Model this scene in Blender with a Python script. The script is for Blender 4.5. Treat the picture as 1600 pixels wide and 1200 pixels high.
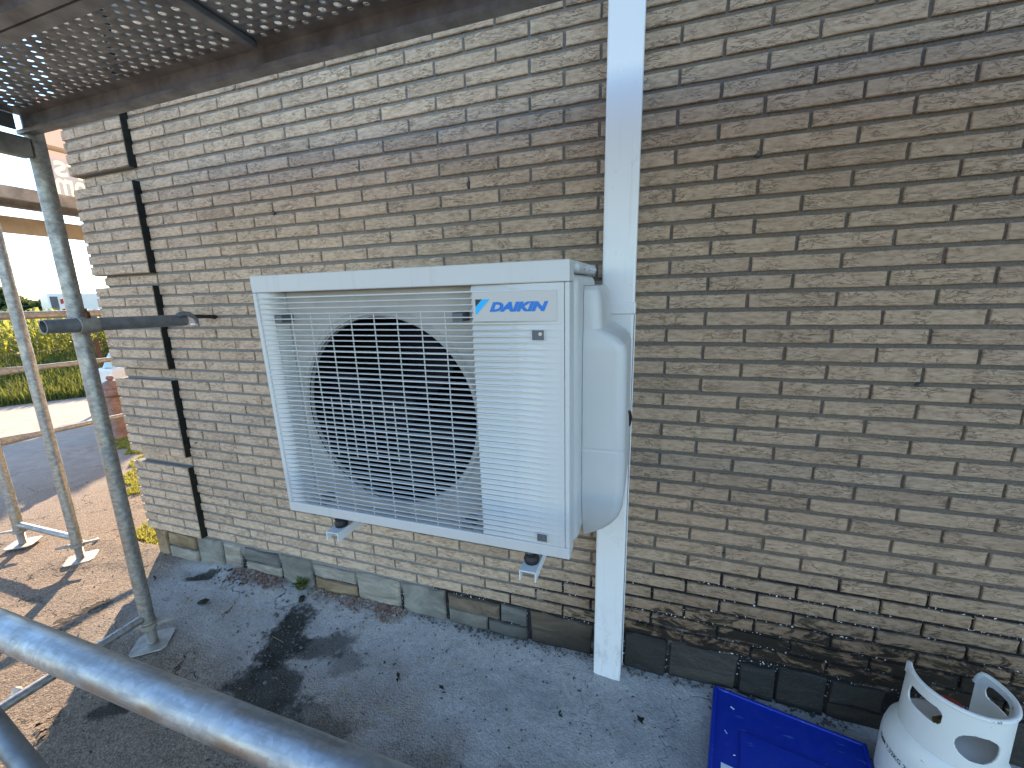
import bpy, bmesh, math, random
import numpy as np
from mathutils import Vector, Matrix, noise
random.seed(7); RNG = np.random.default_rng(7)
scene = bpy.context.scene
for o in list(bpy.data.objects): bpy.data.objects.remove(o)
C = scene.collection
R = math.radians

# ------------------------------------------------------------------ camera (solved from the brick courses)
FPX = 634.555
CAM = Vector((0.0564, -1.3953, 1.4233))
RX = Vector((0.94889388, 0.0424551, -0.31272668))     # world X in camera axes (x right, y down, z forward)
RD = Vector((0.02242909, 0.97933284, 0.20100777))     # world down
RY = Vector((0.31479732, -0.19774922, 0.92833071))    # world Y (into the wall)
cd = bpy.data.cameras.new('camera'); cam = bpy.data.objects.new('camera', cd); C.objects.link(cam)
cd.sensor_fit = 'HORIZONTAL'; cd.sensor_width = 36.0; cd.lens = 36.0 * FPX / 1600.0
cd.clip_start = 0.02; cd.clip_end = 2000.0
cx = Vector((RX[0], RY[0], -RD[0])); cy = -Vector((RX[1], RY[1], -RD[1])); cz = -Vector((RX[2], RY[2], -RD[2]))
m = Matrix((cx, cy, cz)).transposed().to_4x4(); m.translation = CAM; cam.matrix_world = m
scene.camera = cam

# ------------------------------------------------------------------ sky, sun, exposure
SUN_EL = R(20.5)
SDIR = Vector((-math.cos(SUN_EL) * .7071, math.cos(SUN_EL) * .7071, math.sin(SUN_EL)))   # towards the sun
world = bpy.data.worlds.new('World'); scene.world = world; world.use_nodes = True
wn = world.node_tree; bg = wn.nodes['Background']
sky = wn.nodes.new('ShaderNodeTexSky'); sky.sky_type = 'NISHITA'; sky.sun_disc = False
sky.sun_elevation = SUN_EL; sky.sun_rotation = math.atan2(SDIR.x, SDIR.y)
sky.air_density = 1.0; sky.dust_density = 0.0; sky.ozone_density = 2.0
wn.links.new(sky.outputs[0], bg.inputs[0]); bg.inputs[1].default_value = 0.15
sl = bpy.data.lights.new('sun', 'SUN'); sl.energy = 5.0; sl.angle = R(0.53); sl.color = (1.0, 0.76, 0.52)
so = bpy.data.objects.new('sun', sl); C.objects.link(so)
so.rotation_euler = SDIR.to_track_quat('Z', 'Y').to_euler()
vs = scene.view_settings; vs.view_transform = 'Standard'; vs.look = 'None'; vs.gamma = 1.0; vs.use_curve_mapping = False
vs.exposure = 1.87

# ------------------------------------------------------------------ pixel -> direction -> point on a known surface
def ray(x, y):
    c = Vector(((x - 800) / FPX, (y - 600) / FPX, 1.0))
    return Vector((RX.dot(c), RY.dot(c), -RD.dot(c)))
def onY(x, y, Y=0.0): d = ray(x, y); return CAM + d * ((Y - CAM.y) / d.y)
def onX(x, y, X): d = ray(x, y); return CAM + d * ((X - CAM.x) / d.x)
def onZ(x, y, Z=0.0): d = ray(x, y); return CAM + d * ((Z - CAM.z) / d.z)
def px(P):
    v = Vector(P) - CAM; c = RX * v.x + RY * v.y - RD * v.z
    return (800 + FPX * c.x / c.z, 600 + FPX * c.y / c.z) if c.z > 0.02 else (-9e9, -9e9)

# ------------------------------------------------------------------ material helpers
class NT:
    def __init__(s, name, rough=.6, metal=0.0, spec=.5):
        s.m = bpy.data.materials.new(name); s.m.use_nodes = True; s.t = s.m.node_tree
        s.b = s.t.nodes['Principled BSDF']; s.b.inputs['Roughness'].default_value = rough
        s.b.inputs['Metallic'].default_value = metal; s.b.inputs['Specular IOR Level'].default_value = spec
    def n(s, t, **k):
        q = s.t.nodes.new(t)
        for a, b in k.items(): setattr(q, a, b)
        return q
    def put(s, sock, v):
        if isinstance(v, bpy.types.NodeSocket): s.t.links.new(v, sock)
        else: sock.default_value = (tuple(v) + (1,))[:4] if (hasattr(v, '__len__') and len(sock.default_value) == 4) else v
    def pos(s): return s.n('ShaderNodeNewGeometry').outputs['Position']
    def obj(s): return s.n('ShaderNodeTexCoord').outputs['Object']
    def rnd(s): return s.n('ShaderNodeObjectInfo').outputs['Random']
    def sep(s, v): q = s.n('ShaderNodeSeparateXYZ'); s.put(q.inputs[0], v); return q.outputs
    def comb(s, a, b, c):
        q = s.n('ShaderNodeCombineXYZ')
        for i, v in enumerate((a, b, c)): s.put(q.inputs[i], v)
        return q.outputs[0]
    def vmul(s, v, k): q = s.n('ShaderNodeVectorMath', operation='MULTIPLY'); s.put(q.inputs[0], v); s.put(q.inputs[1], k); return q.outputs[0]
    def vadd(s, v, k): q = s.n('ShaderNodeVectorMath', operation='ADD'); s.put(q.inputs[0], v); s.put(q.inputs[1], k); return q.outputs[0]
    def math(s, op, a, b=0.0, clamp=False):
        q = s.n('ShaderNodeMath', operation=op, use_clamp=clamp); s.put(q.inputs[0], a); s.put(q.inputs[1], b); return q.outputs[0]
    def noise(s, v, scale=5, detail=4, rough=.55, dist=0.0, color=False):
        q = s.n('ShaderNodeTexNoise'); s.put(q.inputs['Vector'], v); q.inputs['Scale'].default_value = scale
        q.inputs['Detail'].default_value = detail; q.inputs['Roughness'].default_value = rough; q.inputs['Distortion'].default_value = dist
        return q.outputs[1 if color else 0]
    def voro(s, v, scale=5, feature='F1', out=0):
        q = s.n('ShaderNodeTexVoronoi', feature=feature); s.put(q.inputs['Vector'], v); q.inputs['Scale'].default_value = scale
        return q.outputs[out]
    def white(s, v): q = s.n('ShaderNodeTexWhiteNoise', noise_dimensions='3D'); s.put(q.inputs['Vector'], v); return q.outputs
    def mr(s, v, a, b, c=0.0, d=1.0, smooth=True):
        q = s.n('ShaderNodeMapRange', interpolation_type='SMOOTHSTEP' if smooth else 'LINEAR'); s.put(q.inputs[0], v)
        for i, k in enumerate((a, b, c, d)): q.inputs[i + 1].default_value = k
        return q.outputs[0]
    def ramp(s, f, stops):
        q = s.n('ShaderNodeValToRGB'); s.put(q.inputs[0], f); e = q.color_ramp.elements
        while len(e) < len(stops): e.new(.5)
        for el, (p, c) in zip(e, stops): el.position = p; el.color = tuple(c) + (1,)
        return q.outputs[0]
    def mix(s, f, a, b, mode='MIX'):
        q = s.n('ShaderNodeMix', data_type='RGBA', blend_type=mode); s.put(q.inputs[0], f); s.put(q.inputs[6], a); s.put(q.inputs[7], b)
        return q.outputs[2]
    def bump(s, h, strength=.5, dist=.003):
        q = s.n('ShaderNodeBump'); s.put(q.inputs['Height'], h); q.inputs['Strength'].default_value = strength
        q.inputs['Distance'].default_value = dist; s.t.links.new(q.outputs[0], s.b.inputs['Normal'])
    def col(s, v): s.put(s.b.inputs['Base Color'], v)
    def rough(s, v): s.put(s.b.inputs['Roughness'], v)

PITCH = 0.0525; HALF = 0.11112; G0 = 41.8          # course height, half brick length, ground row

def damp_mask(k, P):
    """shape of the rising damp: it climbs from the plinth towards the right hand end of the facade"""
    x, y, z = k.sep(P)[0], k.sep(P)[1], k.sep(P)[2]
    zb = k.mr(x, -1.15, .55, .14, .57)
    w = k.noise(P, 3.5, 4, .6)
    lim = k.math('ADD', zb, k.math('MULTIPLY', k.math('SUBTRACT', w, .5), .22))
    return k.math('SUBTRACT', lim, z)               # > 0 inside the damp zone (metres below its edge)

def mat_brick():
    k = NT('rustic_brick', .85, 0, .25); P = k.pos(); s = k.sep(P)
    row = k.math('FLOOR', k.math('DIVIDE', k.math('SUBTRACT', 42.3 * PITCH, s[2]), PITCH))
    par = k.math('FLOORED_MODULO', row, 2.0)
    colm = k.math('FLOOR', k.math('DIVIDE', k.math('SUBTRACT', k.math('DIVIDE', s[0], HALF), par), 2.0))
    w = k.white(k.comb(row, colm, 3.0))
    V = k.vadd(P, k.vmul(w[1], (7, 7, 7)))
    n1 = k.noise(k.vmul(V, (26, 26, 95)), 1.0, 3, .55, .9)
    groove = k.mr(k.math('ABSOLUTE', k.math('SUBTRACT', n1, .5)), 0.0, .034, 1.0, 0.0)
    patch = k.mr(k.noise(V, 14, 3, .5), .38, .6)
    groove = k.math('MULTIPLY', groove, k.math('ADD', k.math('MULTIPLY', patch, .75), .12))
    n2 = k.noise(k.vmul(V, (40, 40, 120)), 1.0, 4, .6)
    c = k.ramp(n2, [(.28, (.38, .28, .20)), (.5, (.54, .415, .31)), (.72, (.65, .52, .405))])
    tint = k.ramp(w[0], [(0, (.86, .83, .80)), (.3, (.98, .96, .94)), (.7, (1.02, .99, .95)), (1, (1.07, 1.05, 1.02))])
    c = k.mix(1.0, c, tint, 'MULTIPLY')
    big = k.noise(P, 1.3, 3, .5)
    c = k.mix(k.mr(big, .3, .7, 0, .16), c, k.mix(1.0, c, (.80, .80, .80), 'MULTIPLY'))
    grey = k.mr(s[0], -1.3, .5, 0.0, .95)           # weaker light towards the right end, put into the brick colour
    c = k.mix(grey, c, k.mix(1.0, c, (.64, .605, .565), 'MULTIPLY'))
    c = k.mix(k.math('MULTIPLY', groove, .75), c, (.085, .06, .042))
    dz = damp_mask(k, P)
    sp = k.noise(k.vmul(P, (9, 9, 22)), 1.0, 6, .72, 1.2)
    st = k.math('MULTIPLY', k.mr(dz, .02, .26, 0, 1), k.mr(k.math('ADD', sp, k.mr(dz, .05, .42, -.09, .13)), .49, .60))
    c = k.mix(k.math('MULTIPLY', st, .93), c, (.018, .017, .014))
    c = k.mix(k.mr(dz, -.03, .36, 0, .85), c, k.mix(1.0, c, (.42, .36, .29), 'MULTIPLY'))
    k.col(c)
    h = k.math('SUBTRACT', k.math('MULTIPLY', n2, .5), k.math('MULTIPLY', groove, 1.0))
    k.bump(h, .7, .0032); return k.m

def mat_mortar():
    k = NT('grey_mortar', .95, 0, .2); P = k.pos()
    n = k.noise(P, 160, 4, .7); b = k.noise(P, 5, 3)
    c = k.ramp(n, [(.3, (.15, .147, .143)), (.7, (.27, .265, .26))])
    c = k.mix(k.mr(b, .35, .65, 0, .4), c, (.25, .225, .195))
    c = k.mix(k.mr(k.sep(P)[0], -1.0, .4), c, k.mix(1.0, c, (.60, .53, .47), 'MULTIPLY'))  # mortar colour darkens rightwards too, carrying the bricks' light fall-off
    dz = damp_mask(k, P); dm = k.mr(dz, 0, .07)
    dm = k.math('MULTIPLY', dm, k.mr(k.noise(P, 7, 4, .6), .30, .45))
    c = k.mix(k.math('MULTIPLY', dm, .96), c, (.010, .010, .011))
    salt = k.math('MULTIPLY', k.mr(k.noise(P, 130, 2, .5), .615, .66), k.math('MULTIPLY', k.mr(dz, .01, .08), k.mr(k.noise(P, 9, 2), .42, .55)))
    c = k.mix(salt, c, (.72, .74, .78)); k.col(c)
    k.bump(n, .6, .002); return k.m

def mat_noise(name, c1, c2, scale=20, rough=.7, metal=0.0, bump=.3, bscale=80, bdist=.002, spec=.4, detail=5, world=False, rnd=0.0):
    k = NT(name, rough, metal, spec); P = k.pos() if world else k.obj()
    n = k.noise(P, scale, detail, .6)
    c = k.ramp(n, [(.3, c1), (.7, c2)])
    if rnd:
        r = k.mr(k.rnd(), 0, 1, 1 - rnd, 1 + rnd, False); c = k.mix(1.0, c, k.comb(r, r, r), 'MULTIPLY')
    k.col(c)
    if bump: k.bump(k.noise(P, bscale, 4, .6), bump, bdist)
    return k.m

def mat_galv(name, base=(.50, .52, .54), rough=.38, streak=True, dirt=.25):
    k = NT(name, rough, 1.0, .5); P = k.obj()
    sp = k.sep(k.voro(P, 130, 'F1', 1))[0]; sp = k.comb(sp, sp, sp)
    n = k.noise(k.vmul(P, (9, 60, 60)), 1.0, 4, .6) if streak else k.noise(P, 22, 4, .6)
    c = k.mix(.22, base, k.mix(1.0, base, sp, 'MULTIPLY'))
    c = k.mix(k.mr(n, .38, .68, 0, .7), c, tuple(b * .5 for b in base))
    d = k.mr(k.noise(P, 6, 6, .7), .52, .75, 0, dirt)
    c = k.mix(d, c, (.14, .125, .10)); k.col(c)
    k.rough(k.mr(k.noise(P, 14, 5, .6), .3, .7, rough - .06, rough + .22))
    k.put(k.b.inputs['Metallic'], k.math('SUBTRACT', 1.0, k.math('MULTIPLY', d, .8)))
    k.bump(k.noise(k.vmul(P, (20, 130, 130)), 1.0, 4, .6), .12, .001); return k.m

def mat_plain(name, c, rough=.4, metal=0.0, spec=.5, var=.05, bump=0.0, bscale=200):
    k = NT(name, rough, metal, spec); P = k.obj()
    n = k.noise(P, 7, 5, .6)
    k.col(k.ramp(n, [(.3, tuple(x * (1 - var) for x in c)), (.7, tuple(min(1, x * (1 + var)) for x in c))]))
    k.rough(k.mr(k.noise(P, 18, 4), .3, .7, rough * .85, min(1, rough * 1.2)))
    if bump: k.bump(k.noise(P, bscale, 3), bump, .0006)
    return k.m

def mat_ground():
    k = NT('worn_yard_surface', .92, 0, .25); P = k.pos(); s = k.sep(P)
    g = k.noise(P, 170, 4, .7); gv = k.voro(P, 120)
    chip = k.sep(k.voro(P, 95, 'F1', 1))[0]; chip = k.comb(chip, chip, chip)
    mid = k.noise(P, 7, 6, .65); big = k.noise(P, 1.6, 4, .55)
    tar = k.ramp(g, [(.25, (.11, .085, .065)), (.5, (.29, .225, .17)), (.75, (.47, .385, .30))])
    tar = k.mix(.35, tar, k.mix(1.0, tar, chip, 'MULTIPLY'))
    cem = k.ramp(k.noise(P, 60, 5, .7), [(.3, (.28, .275, .27)), (.7, (.44, .435, .43))])
    wob = k.math('ADD', k.math('MULTIPLY', k.math('SUBTRACT', mid, .5), .55), k.math('MULTIPLY', k.math('SUBTRACT', big, .5), .7))
    edge = k.math('ADD', k.math('ADD', s[1], k.math('MULTIPLY', s[0], .10)), wob)
    mk = k.math('MULTIPLY', k.mr(edge, -.85, -.28), k.mr(s[0], -2.55, -2.25))
    c = k.mix(k.math('MULTIPLY', mk, .9), tar, cem)
    # wet, mossy runs with their own shapes
    def blob(cx_, cy_, rx, ry, ang, w=.5):
        q = k.n('ShaderNodeMapping', vector_type='TEXTURE'); k.put(q.inputs[0], P)
        q.inputs['Location'].default_value = (cx_, cy_, 0); q.inputs['Rotation'].default_value = (0, 0, ang); q.inputs['Scale'].default_value = (rx, ry, 5)
        l = k.n('ShaderNodeVectorMath', operation='LENGTH'); k.put(l.inputs[0], q.outputs[0])
        d = k.math('ADD', l.outputs['Value'], k.math('MULTIPLY', k.math('SUBTRACT', k.noise(P, 6.5, 7, .72), .5), 2.4))
        return k.mr(d, .95, .55, 0, w)
    dark = (.022, .022, .018)
    for b in ((-1.40, -.27, .13, .22, R(20), .93), (-1.25, -.50, .26, .16, R(-20), .85), (-1.20, -.27, .16, .09, R(30), .7), (-1.0, -.56, .3, .10, R(-8), .45), (-1.05, -.30, .10, .07, 0, .45), (-1.73, -.70, .10, .05, R(30), .85),
              (-2.18, -.09, .10, .05, R(25), .9), (-.3, -.55, .5, .12, R(5), .35), (.35, -.45, .25, .2, 0, .35)):
        c = k.mix(blob(*b), c, dark)
    spk = k.math('MULTIPLY', k.mr(k.noise(P, 55, 3, .5), .66, .71), .85)
    c = k.mix(spk, c, (.03, .028, .025))
    wsp = k.mr(k.noise(k.vadd(P, (4, 2, 7)), 140, 2, .5), .70, .74, 0, .6); c = k.mix(wsp, c, (.6, .6, .58))
    # cracks
    cr = k.voro(k.vadd(k.vmul(P, (1.0, 1.0, 0)), k.vmul(k.noise(P, 6, 4, .6, 0, True), (.45, .45, 0))), 1.9, 'DISTANCE_TO_EDGE')
    crk = k.math('MULTIPLY', k.math('MULTIPLY', k.mr(cr, .012, .003), k.mr(k.noise(P, 2.3, 2), .47, .55)), k.mr(s[0], -1.2, -1.7, .12, 1))
    c = k.mix(k.math('MULTIPLY', crk, .8), c, (.03, .026, .02))
    # pale sand-washed lane towards the road
    lane = k.mr(s[0], -3.6, -5.6); pale = k.ramp(mid, [(.3, (.33, .28, .235)), (.7, (.45, .39, .33))])
    c = k.mix(k.math('MULTIPLY', lane, .9), c, pale)
    k.col(c)
    near = k.mr(s[0], -6.5, -4.0, .15, 1)
    h = k.math('ADD', k.math('MULTIPLY', k.math('ADD', g, k.math('MULTIPLY', gv, -.6)), k.mr(mk, 0, 1, 1.0, .28)), k.math('MULTIPLY', crk, -2.0))
    k.bump(k.math('MULTIPLY', h, near), 1.0, .010); return k.m

def mat_leaf(name, c1, c2, trans=.35):
    k = NT(name, .55, 0, .35); P = k.pos()
    c = k.ramp(k.noise(P, 3.1, 5, .7), [(.3, c1), (.7, c2)]); k.col(c)
    t = k.n('ShaderNodeBsdfTranslucent'); k.put(t.inputs[0], k.mix(.4, c, (.45, .42, .06)))
    mx = k.n('ShaderNodeMixShader'); mx.inputs[0].default_value = trans
    k.t.links.new(k.b.outputs[0], mx.inputs[1]); k.t.links.new(t.outputs[0], mx.inputs[2])
    k.t.links.new(mx.outputs[0], k.t.nodes['Material Output'].inputs[0]); return k.m

MAT = {}
MAT['brick'] = mat_brick(); MAT['mortar'] = mat_mortar(); MAT['ground'] = mat_ground()
MAT['galv'] = mat_galv('galvanised_tube', (.44, .44, .43), .48)
MAT['galv_near'] = mat_galv('galvanised_rail', (.46, .49, .52), .42, True, .2)
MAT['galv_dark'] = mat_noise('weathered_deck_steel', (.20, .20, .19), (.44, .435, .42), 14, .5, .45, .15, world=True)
MAT['galv_dull'] = mat_noise('dull_zinc', (.20, .19, .17), (.42, .40, .37), 18, .6, .6, .2)
MAT['tie_steel'] = mat_noise('dark_zinc_tube', (.15, .165, .18), (.27, .29, .31), 25, .5, .7, .15)
MAT['rust'] = mat_noise('rusty_bolt', (.05, .025, .015), (.16, .08, .04), 60, .8, .3, .4)
MAT['black'] = mat_plain('black_rubber', (.012, .012, .013), .55)
MAT['white'] = mat_plain('ivory_plastic', (.64, .645, .635), .42, 0, .45, .02)
MAT['casing'] = mat_plain('ivory_painted_steel', (.50, .505, .50), .38, 0, .5, .03)
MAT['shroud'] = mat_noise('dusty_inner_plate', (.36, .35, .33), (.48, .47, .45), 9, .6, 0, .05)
MAT['duct0'] = mat_plain('white_trunking_plastic', (.76, .76, .755), .30, 0, .5, .015)
k = NT('white_trunking_plastic_worn', .32, 0, .5); P = k.pos(); z = k.sep(P)[2]
d1 = k.math('MULTIPLY', k.mr(z, .45, 0.0, 0, 1), k.mr(k.noise(k.vmul(P, (30, 30, 12)), 1.0, 6, .7), .45, .72))
d2 = k.mr(k.noise(k.vmul(P, (60, 60, 2.2)), 1.0, 4, .6), .56, .78, 0, .16)
c = k.mix(k.math('MAXIMUM', k.math('MULTIPLY', d1, .55), d2), (.70, .70, .70), (.30, .28, .25)); k.col(c); k.rough(k.mr(k.noise(P, 20, 4), .3, .7, .26, .42)); MAT['duct'] = k.m
k = NT('ivory_plastic_weathered', .42, 0, .45); P = k.obj()
d = k.mr(k.noise(k.vmul(P, (26, 26, 1.6)), 1.0, 5, .65), .54, .8, 0, .22); f = k.mr(k.noise(P, 120, 3, .6), .62, .72, 0, .2)
k.col(k.mix(k.math('MAXIMUM', d, f), (.545, .55, .545), (.33, .32, .30))); k.rough(k.mr(k.noise(P, 15, 4), .3, .7, .36, .52)); MAT['white'] = k.m
MAT['bracket'] = mat_plain('white_powder_coated_steel', (.68, .69, .70), .4, 0, .5, .03)
MAT['zinc'] = mat_plain('zinc_bolt', (.55, .56, .58), .3, 1.0)
MAT['inner'] = mat_plain('dark_coil_interior', (.003, .003, .004), .9, 0, .1)
MAT['fan'] = mat_plain('dark_blue_fan_plastic', (.003, .004, .009), .6, 0, .15, .1)
MAT['logo_blue'] = mat_plain('logo_blue', (.0, .16, .55), .4); MAT['logo_cyan'] = mat_plain('logo_cyan', (.0, .42, .85), .4)
MAT['logo_black'] = mat_plain('logo_black', (.01, .01, .01), .4); MAT['plate'] = mat_plain('logo_plate', (.49, .485, .47), .4, 0, .5, .02)
MAT['recess'] = mat_plain('recess_grey', (.10, .11, .125), .5)
MAT['bottle'] = mat_plain('bottle_paint', (.68, .70, .69), .38, 0, .5, .05, .1)
k = NT('bottle_paint_worn', .38, 0, .5); P = k.obj()
ch = k.mr(k.noise(P, 34, 6, .7), .66, .69); sm = k.mr(k.noise(k.vmul(P, (1, 1, .35)), 16, 5, .65), .50, .75, 0, .35)
c = k.mix(k.math('MULTIPLY', sm, .55), (.68, .69, .67), (.38, .37, .34)); c = k.mix(k.math('MULTIPLY', ch, .85), c, (.10, .07, .055)); k.col(c); k.rough(k.mr(k.noise(P, 20, 4), .3, .7, .3, .6)); k.bump(k.noise(P, 160, 3), .12, .0008); MAT['bottle'] = k.m
k = NT('deep_blue_plastic_worn', .42, 0, .4); P = k.pos()
du = k.mr(k.noise(P, 22, 6, .7), .48, .75, 0, .22); sc = k.mr(k.noise(k.vmul(P, (18, 90, 40)), 1.0, 3, .5), .68, .71, 0, .35)
c = k.mix(du, (.005, .030, .33), (.04, .07, .24)); c = k.mix(sc, c, (.16, .24, .50)); k.col(c); k.rough(k.mr(k.noise(P, 30, 4), .3, .7, .3, .6)); MAT['blue_worn'] = k.m
MAT['ink'] = mat_plain('black_ink', (.02, .02, .022), .6)
MAT['brass'] = mat_plain('brass_valve', (.30, .22, .09), .35, 1.0); MAT['redwheel'] = mat_plain('red_handwheel', (.30, .03, .015), .45)
MAT['blue'] = mat_plain('deep_blue_plastic', (.004, .022, .30), .42, 0, .4, .12, .15, 90)
MAT['blue'] = MAT['blue_worn']; MAT['label'] = mat_plain('white_label', (.7, .78, .85), .5)
MAT['stone'] = None; MAT['black_strip'] = mat_noise('black_joint_sealant', (.006, .006, .005), (.02, .019, .015), 30, .9, 0, .5, world=True)

# ------------------------------------------------------------------ mesh helpers
ORG = {}
def org(o): return ORG.get(o.name, Vector((0, 0, 0))) if o else Vector((0, 0, 0))
def tag(o, label=None, cat=None, group=None, kind=None):
    if label: o['label'] = label
    if cat: o['category'] = cat
    if group: o['group'] = group
    if kind: o['kind'] = kind
    return o
def empty(name, loc, label, cat, group=None):
    o = bpy.data.objects.new(name, None); C.objects.link(o); o.location = loc; o.empty_display_size = .1
    ORG[o.name] = Vector(loc); return tag(o, label, cat, group)
def link(name, me, mat, parent=None, smooth=False, bevel=0.0, seg=2, at=None):
    o = bpy.data.objects.new(name, me); C.objects.link(o)
    if mat and not me.materials: me.materials.append(mat)
    if smooth: me.polygons.foreach_set('use_smooth', [True] * len(me.polygons))
    if parent: o.parent = parent; ORG[o.name] = org(parent)
    if at is not None: o.location = Vector(at) - org(parent)
    if bevel:
        b = o.modifiers.new('bevel', 'BEVEL'); b.width = bevel; b.segments = seg; b.limit_method = 'ANGLE'; b.angle_limit = R(35); b.harden_normals = False
    if smooth is True and not bevel:
        pass
    return o
class MB:
    def __init__(s): s.v = []; s.f = []
    def add(s, vs_, fs):
        b = len(s.v); s.v += [Vector(p) for p in vs_]; s.f += [tuple(i + b for i in f) for f in fs]; return s
    def box(s, a, b, M=None):
        (x0, y0, z0), (x1, y1, z1) = a, b
        p = [Vector(q) for q in ((x0, y0, z0), (x1, y0, z0), (x1, y1, z0), (x0, y1, z0), (x0, y0, z1), (x1, y0, z1), (x1, y1, z1), (x0, y1, z1))]
        if M: p = [M @ q for q in p]
        return s.add(p, [(0, 3, 2, 1), (4, 5, 6, 7), (0, 1, 5, 4), (1, 2, 6, 5), (2, 3, 7, 6), (3, 0, 4, 7)])
    def tube(s, p0, p1, r0, r1=None, n=24, caps=True, hollow=0.0):
        p0, p1 = Vector(p0), Vector(p1); r1 = r0 if r1 is None else r1
        d = (p1 - p0).normalized(); a = d.orthogonal().normalized(); b = d.cross(a)
        ring = lambda p, r: [p + (a * math.cos(t) + b * math.sin(t)) * r for t in [2 * math.pi * i / n for i in range(n)]]
        q = [(i, (i + 1) % n) for i in range(n)]
        vs_ = ring(p0, r0) + ring(p1, r1); fs = [(i, j, n + j, n + i) for i, j in q]
        if hollow:
            vs_ += ring(p0, r0 - hollow) + ring(p1, r1 - hollow)
            fs += [(2 * n + j, 2 * n + i, 3 * n + i, 3 * n + j) for i, j in q] + [(j, i, 2 * n + i, 2 * n + j) for i, j in q] + [(n + i, n + j, 3 * n + j, 3 * n + i) for i, j in q]
        elif caps: fs += [tuple(reversed(range(n))), tuple(range(n, 2 * n))]
        return s.add(vs_, fs)
    def lathe(s, prof, c, n=40, closed=False):
        c = Vector(c); vs_ = []; k = len(prof)
        for i in range(n):
            t = 2 * math.pi * i / n
            vs_ += [c + Vector((r * math.cos(t), r * math.sin(t), z)) for r, z in prof]
        fs = [(i * k + j, ((i + 1) % n) * k + j, ((i + 1) % n) * k + j + 1, i * k + j + 1) for i in range(n) for j in range(k - 1)]
        return s.add(vs_, fs)
    def path(s, pts, r, n=12):
        pts = [Vector(p) for p in pts]; prev = None; vs_ = []
        for i, p in enumerate(pts):
            d = (pts[min(i + 1, len(pts) - 1)] - pts[max(i - 1, 0)]).normalized()
            a = d.orthogonal().normalized() if prev is None else (prev - d * prev.dot(d)).normalized(); prev = a; b = d.cross(a)
            rr = r[i] if hasattr(r, '__len__') else r
            vs_ += [p + (a * math.cos(2 * math.pi * j / n) + b * math.sin(2 * math.pi * j / n)) * rr for j in range(n)]
        m_ = len(pts)
        fs = [(i * n + j, i * n + (j + 1) % n, (i + 1) * n + (j + 1) % n, (i + 1) * n + j) for i in range(m_ - 1) for j in range(n)]
        return s.add(vs_, fs + [tuple(reversed(range(n))), tuple(range((m_ - 1) * n, m_ * n))])
    def prism(s, poly, y0, y1, plane='XZ'):
        mk = {'XZ': lambda a, b, c: (a, c, b), 'XY': lambda a, b, c: (a, b, c), 'YZ': lambda a, b, c: (c, a, b)}[plane]
        n = len(poly)
        return s.add([mk(a, b, y0) for a, b in poly] + [mk(a, b, y1) for a, b in poly],
                     [tuple(reversed(range(n))), tuple(range(n, 2 * n))] + [(i, (i + 1) % n, n + (i + 1) % n, n + i) for i in range(n)])
    def mesh(s, name, o=Vector((0, 0, 0))):
        me = bpy.data.meshes.new(name); me.from_pydata([tuple(p - o) for p in s.v], [], s.f); me.update()
        b = bmesh.new(); b.from_mesh(me); bmesh.ops.recalc_face_normals(b, faces=b.faces); b.to_mesh(me); b.free(); return me
    def build(s, name, mat, parent=None, smooth=False, bevel=0.0, seg=2):
        o = link(name, s.mesh(name, org(parent)), mat, parent, False, bevel, seg)
        if smooth: o.data.set_sharp_from_angle(angle=R(40)); o.data.polygons.foreach_set('use_smooth', [True] * len(o.data.polygons))
        return o
def np_mesh(name, V, F, mat, parent=None):
    me = bpy.data.meshes.new(name); V = np.asarray(V, np.float32); F = np.asarray(F, np.int32)
    me.vertices.add(len(V)); me.vertices.foreach_set('co', V.ravel())
    k = F.shape[1]; me.loops.add(F.size); me.loops.foreach_set('vertex_index', F.ravel())
    me.polygons.add(len(F)); me.polygons.foreach_set('loop_start', np.arange(0, F.size, k, dtype=np.int32)); me.update(calc_edges=True)
    return link(name, me, mat, parent)
def text_mesh(txt, size=1.0, shear=0.0, offset=0.0, extrude=0.0):
    cu = bpy.data.curves.new('t', 'FONT'); cu.body = txt; cu.size = size; cu.shear = shear; cu.offset = offset; cu.extrude = extrude; cu.resolution_u = 3
    ob = bpy.data.objects.new('t', cu); C.objects.link(ob); dg = bpy.context.evaluated_depsgraph_get()
    me = bpy.data.meshes.new_from_object(ob.evaluated_get(dg)); bpy.data.objects.remove(ob); bpy.data.curves.remove(cu); return me
def fit_text(txt, place, shear=0.0, offset=0.0, name='lettering', mat=None, parent=None, depth=0.0):
    """place(u, v, w): u, v in 0..1 over the text's box, w raised by depth -> world point"""
    me = text_mesh(txt, 1.0, shear, offset, .05 if depth else 0)
    co = [v.co.copy() for v in me.vertices]; x0 = min(c.x for c in co); x1 = max(c.x for c in co); y0 = min(c.y for c in co); y1 = max(c.y for c in co)
    for v, c in zip(me.vertices, co): v.co = place((c.x - x0) / (x1 - x0), (c.y - y0) / (y1 - y0), (1 if c.z > 0 else 0) * depth) - org(parent)
    me.materials.clear(); return link(name, me, mat, parent)

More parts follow.
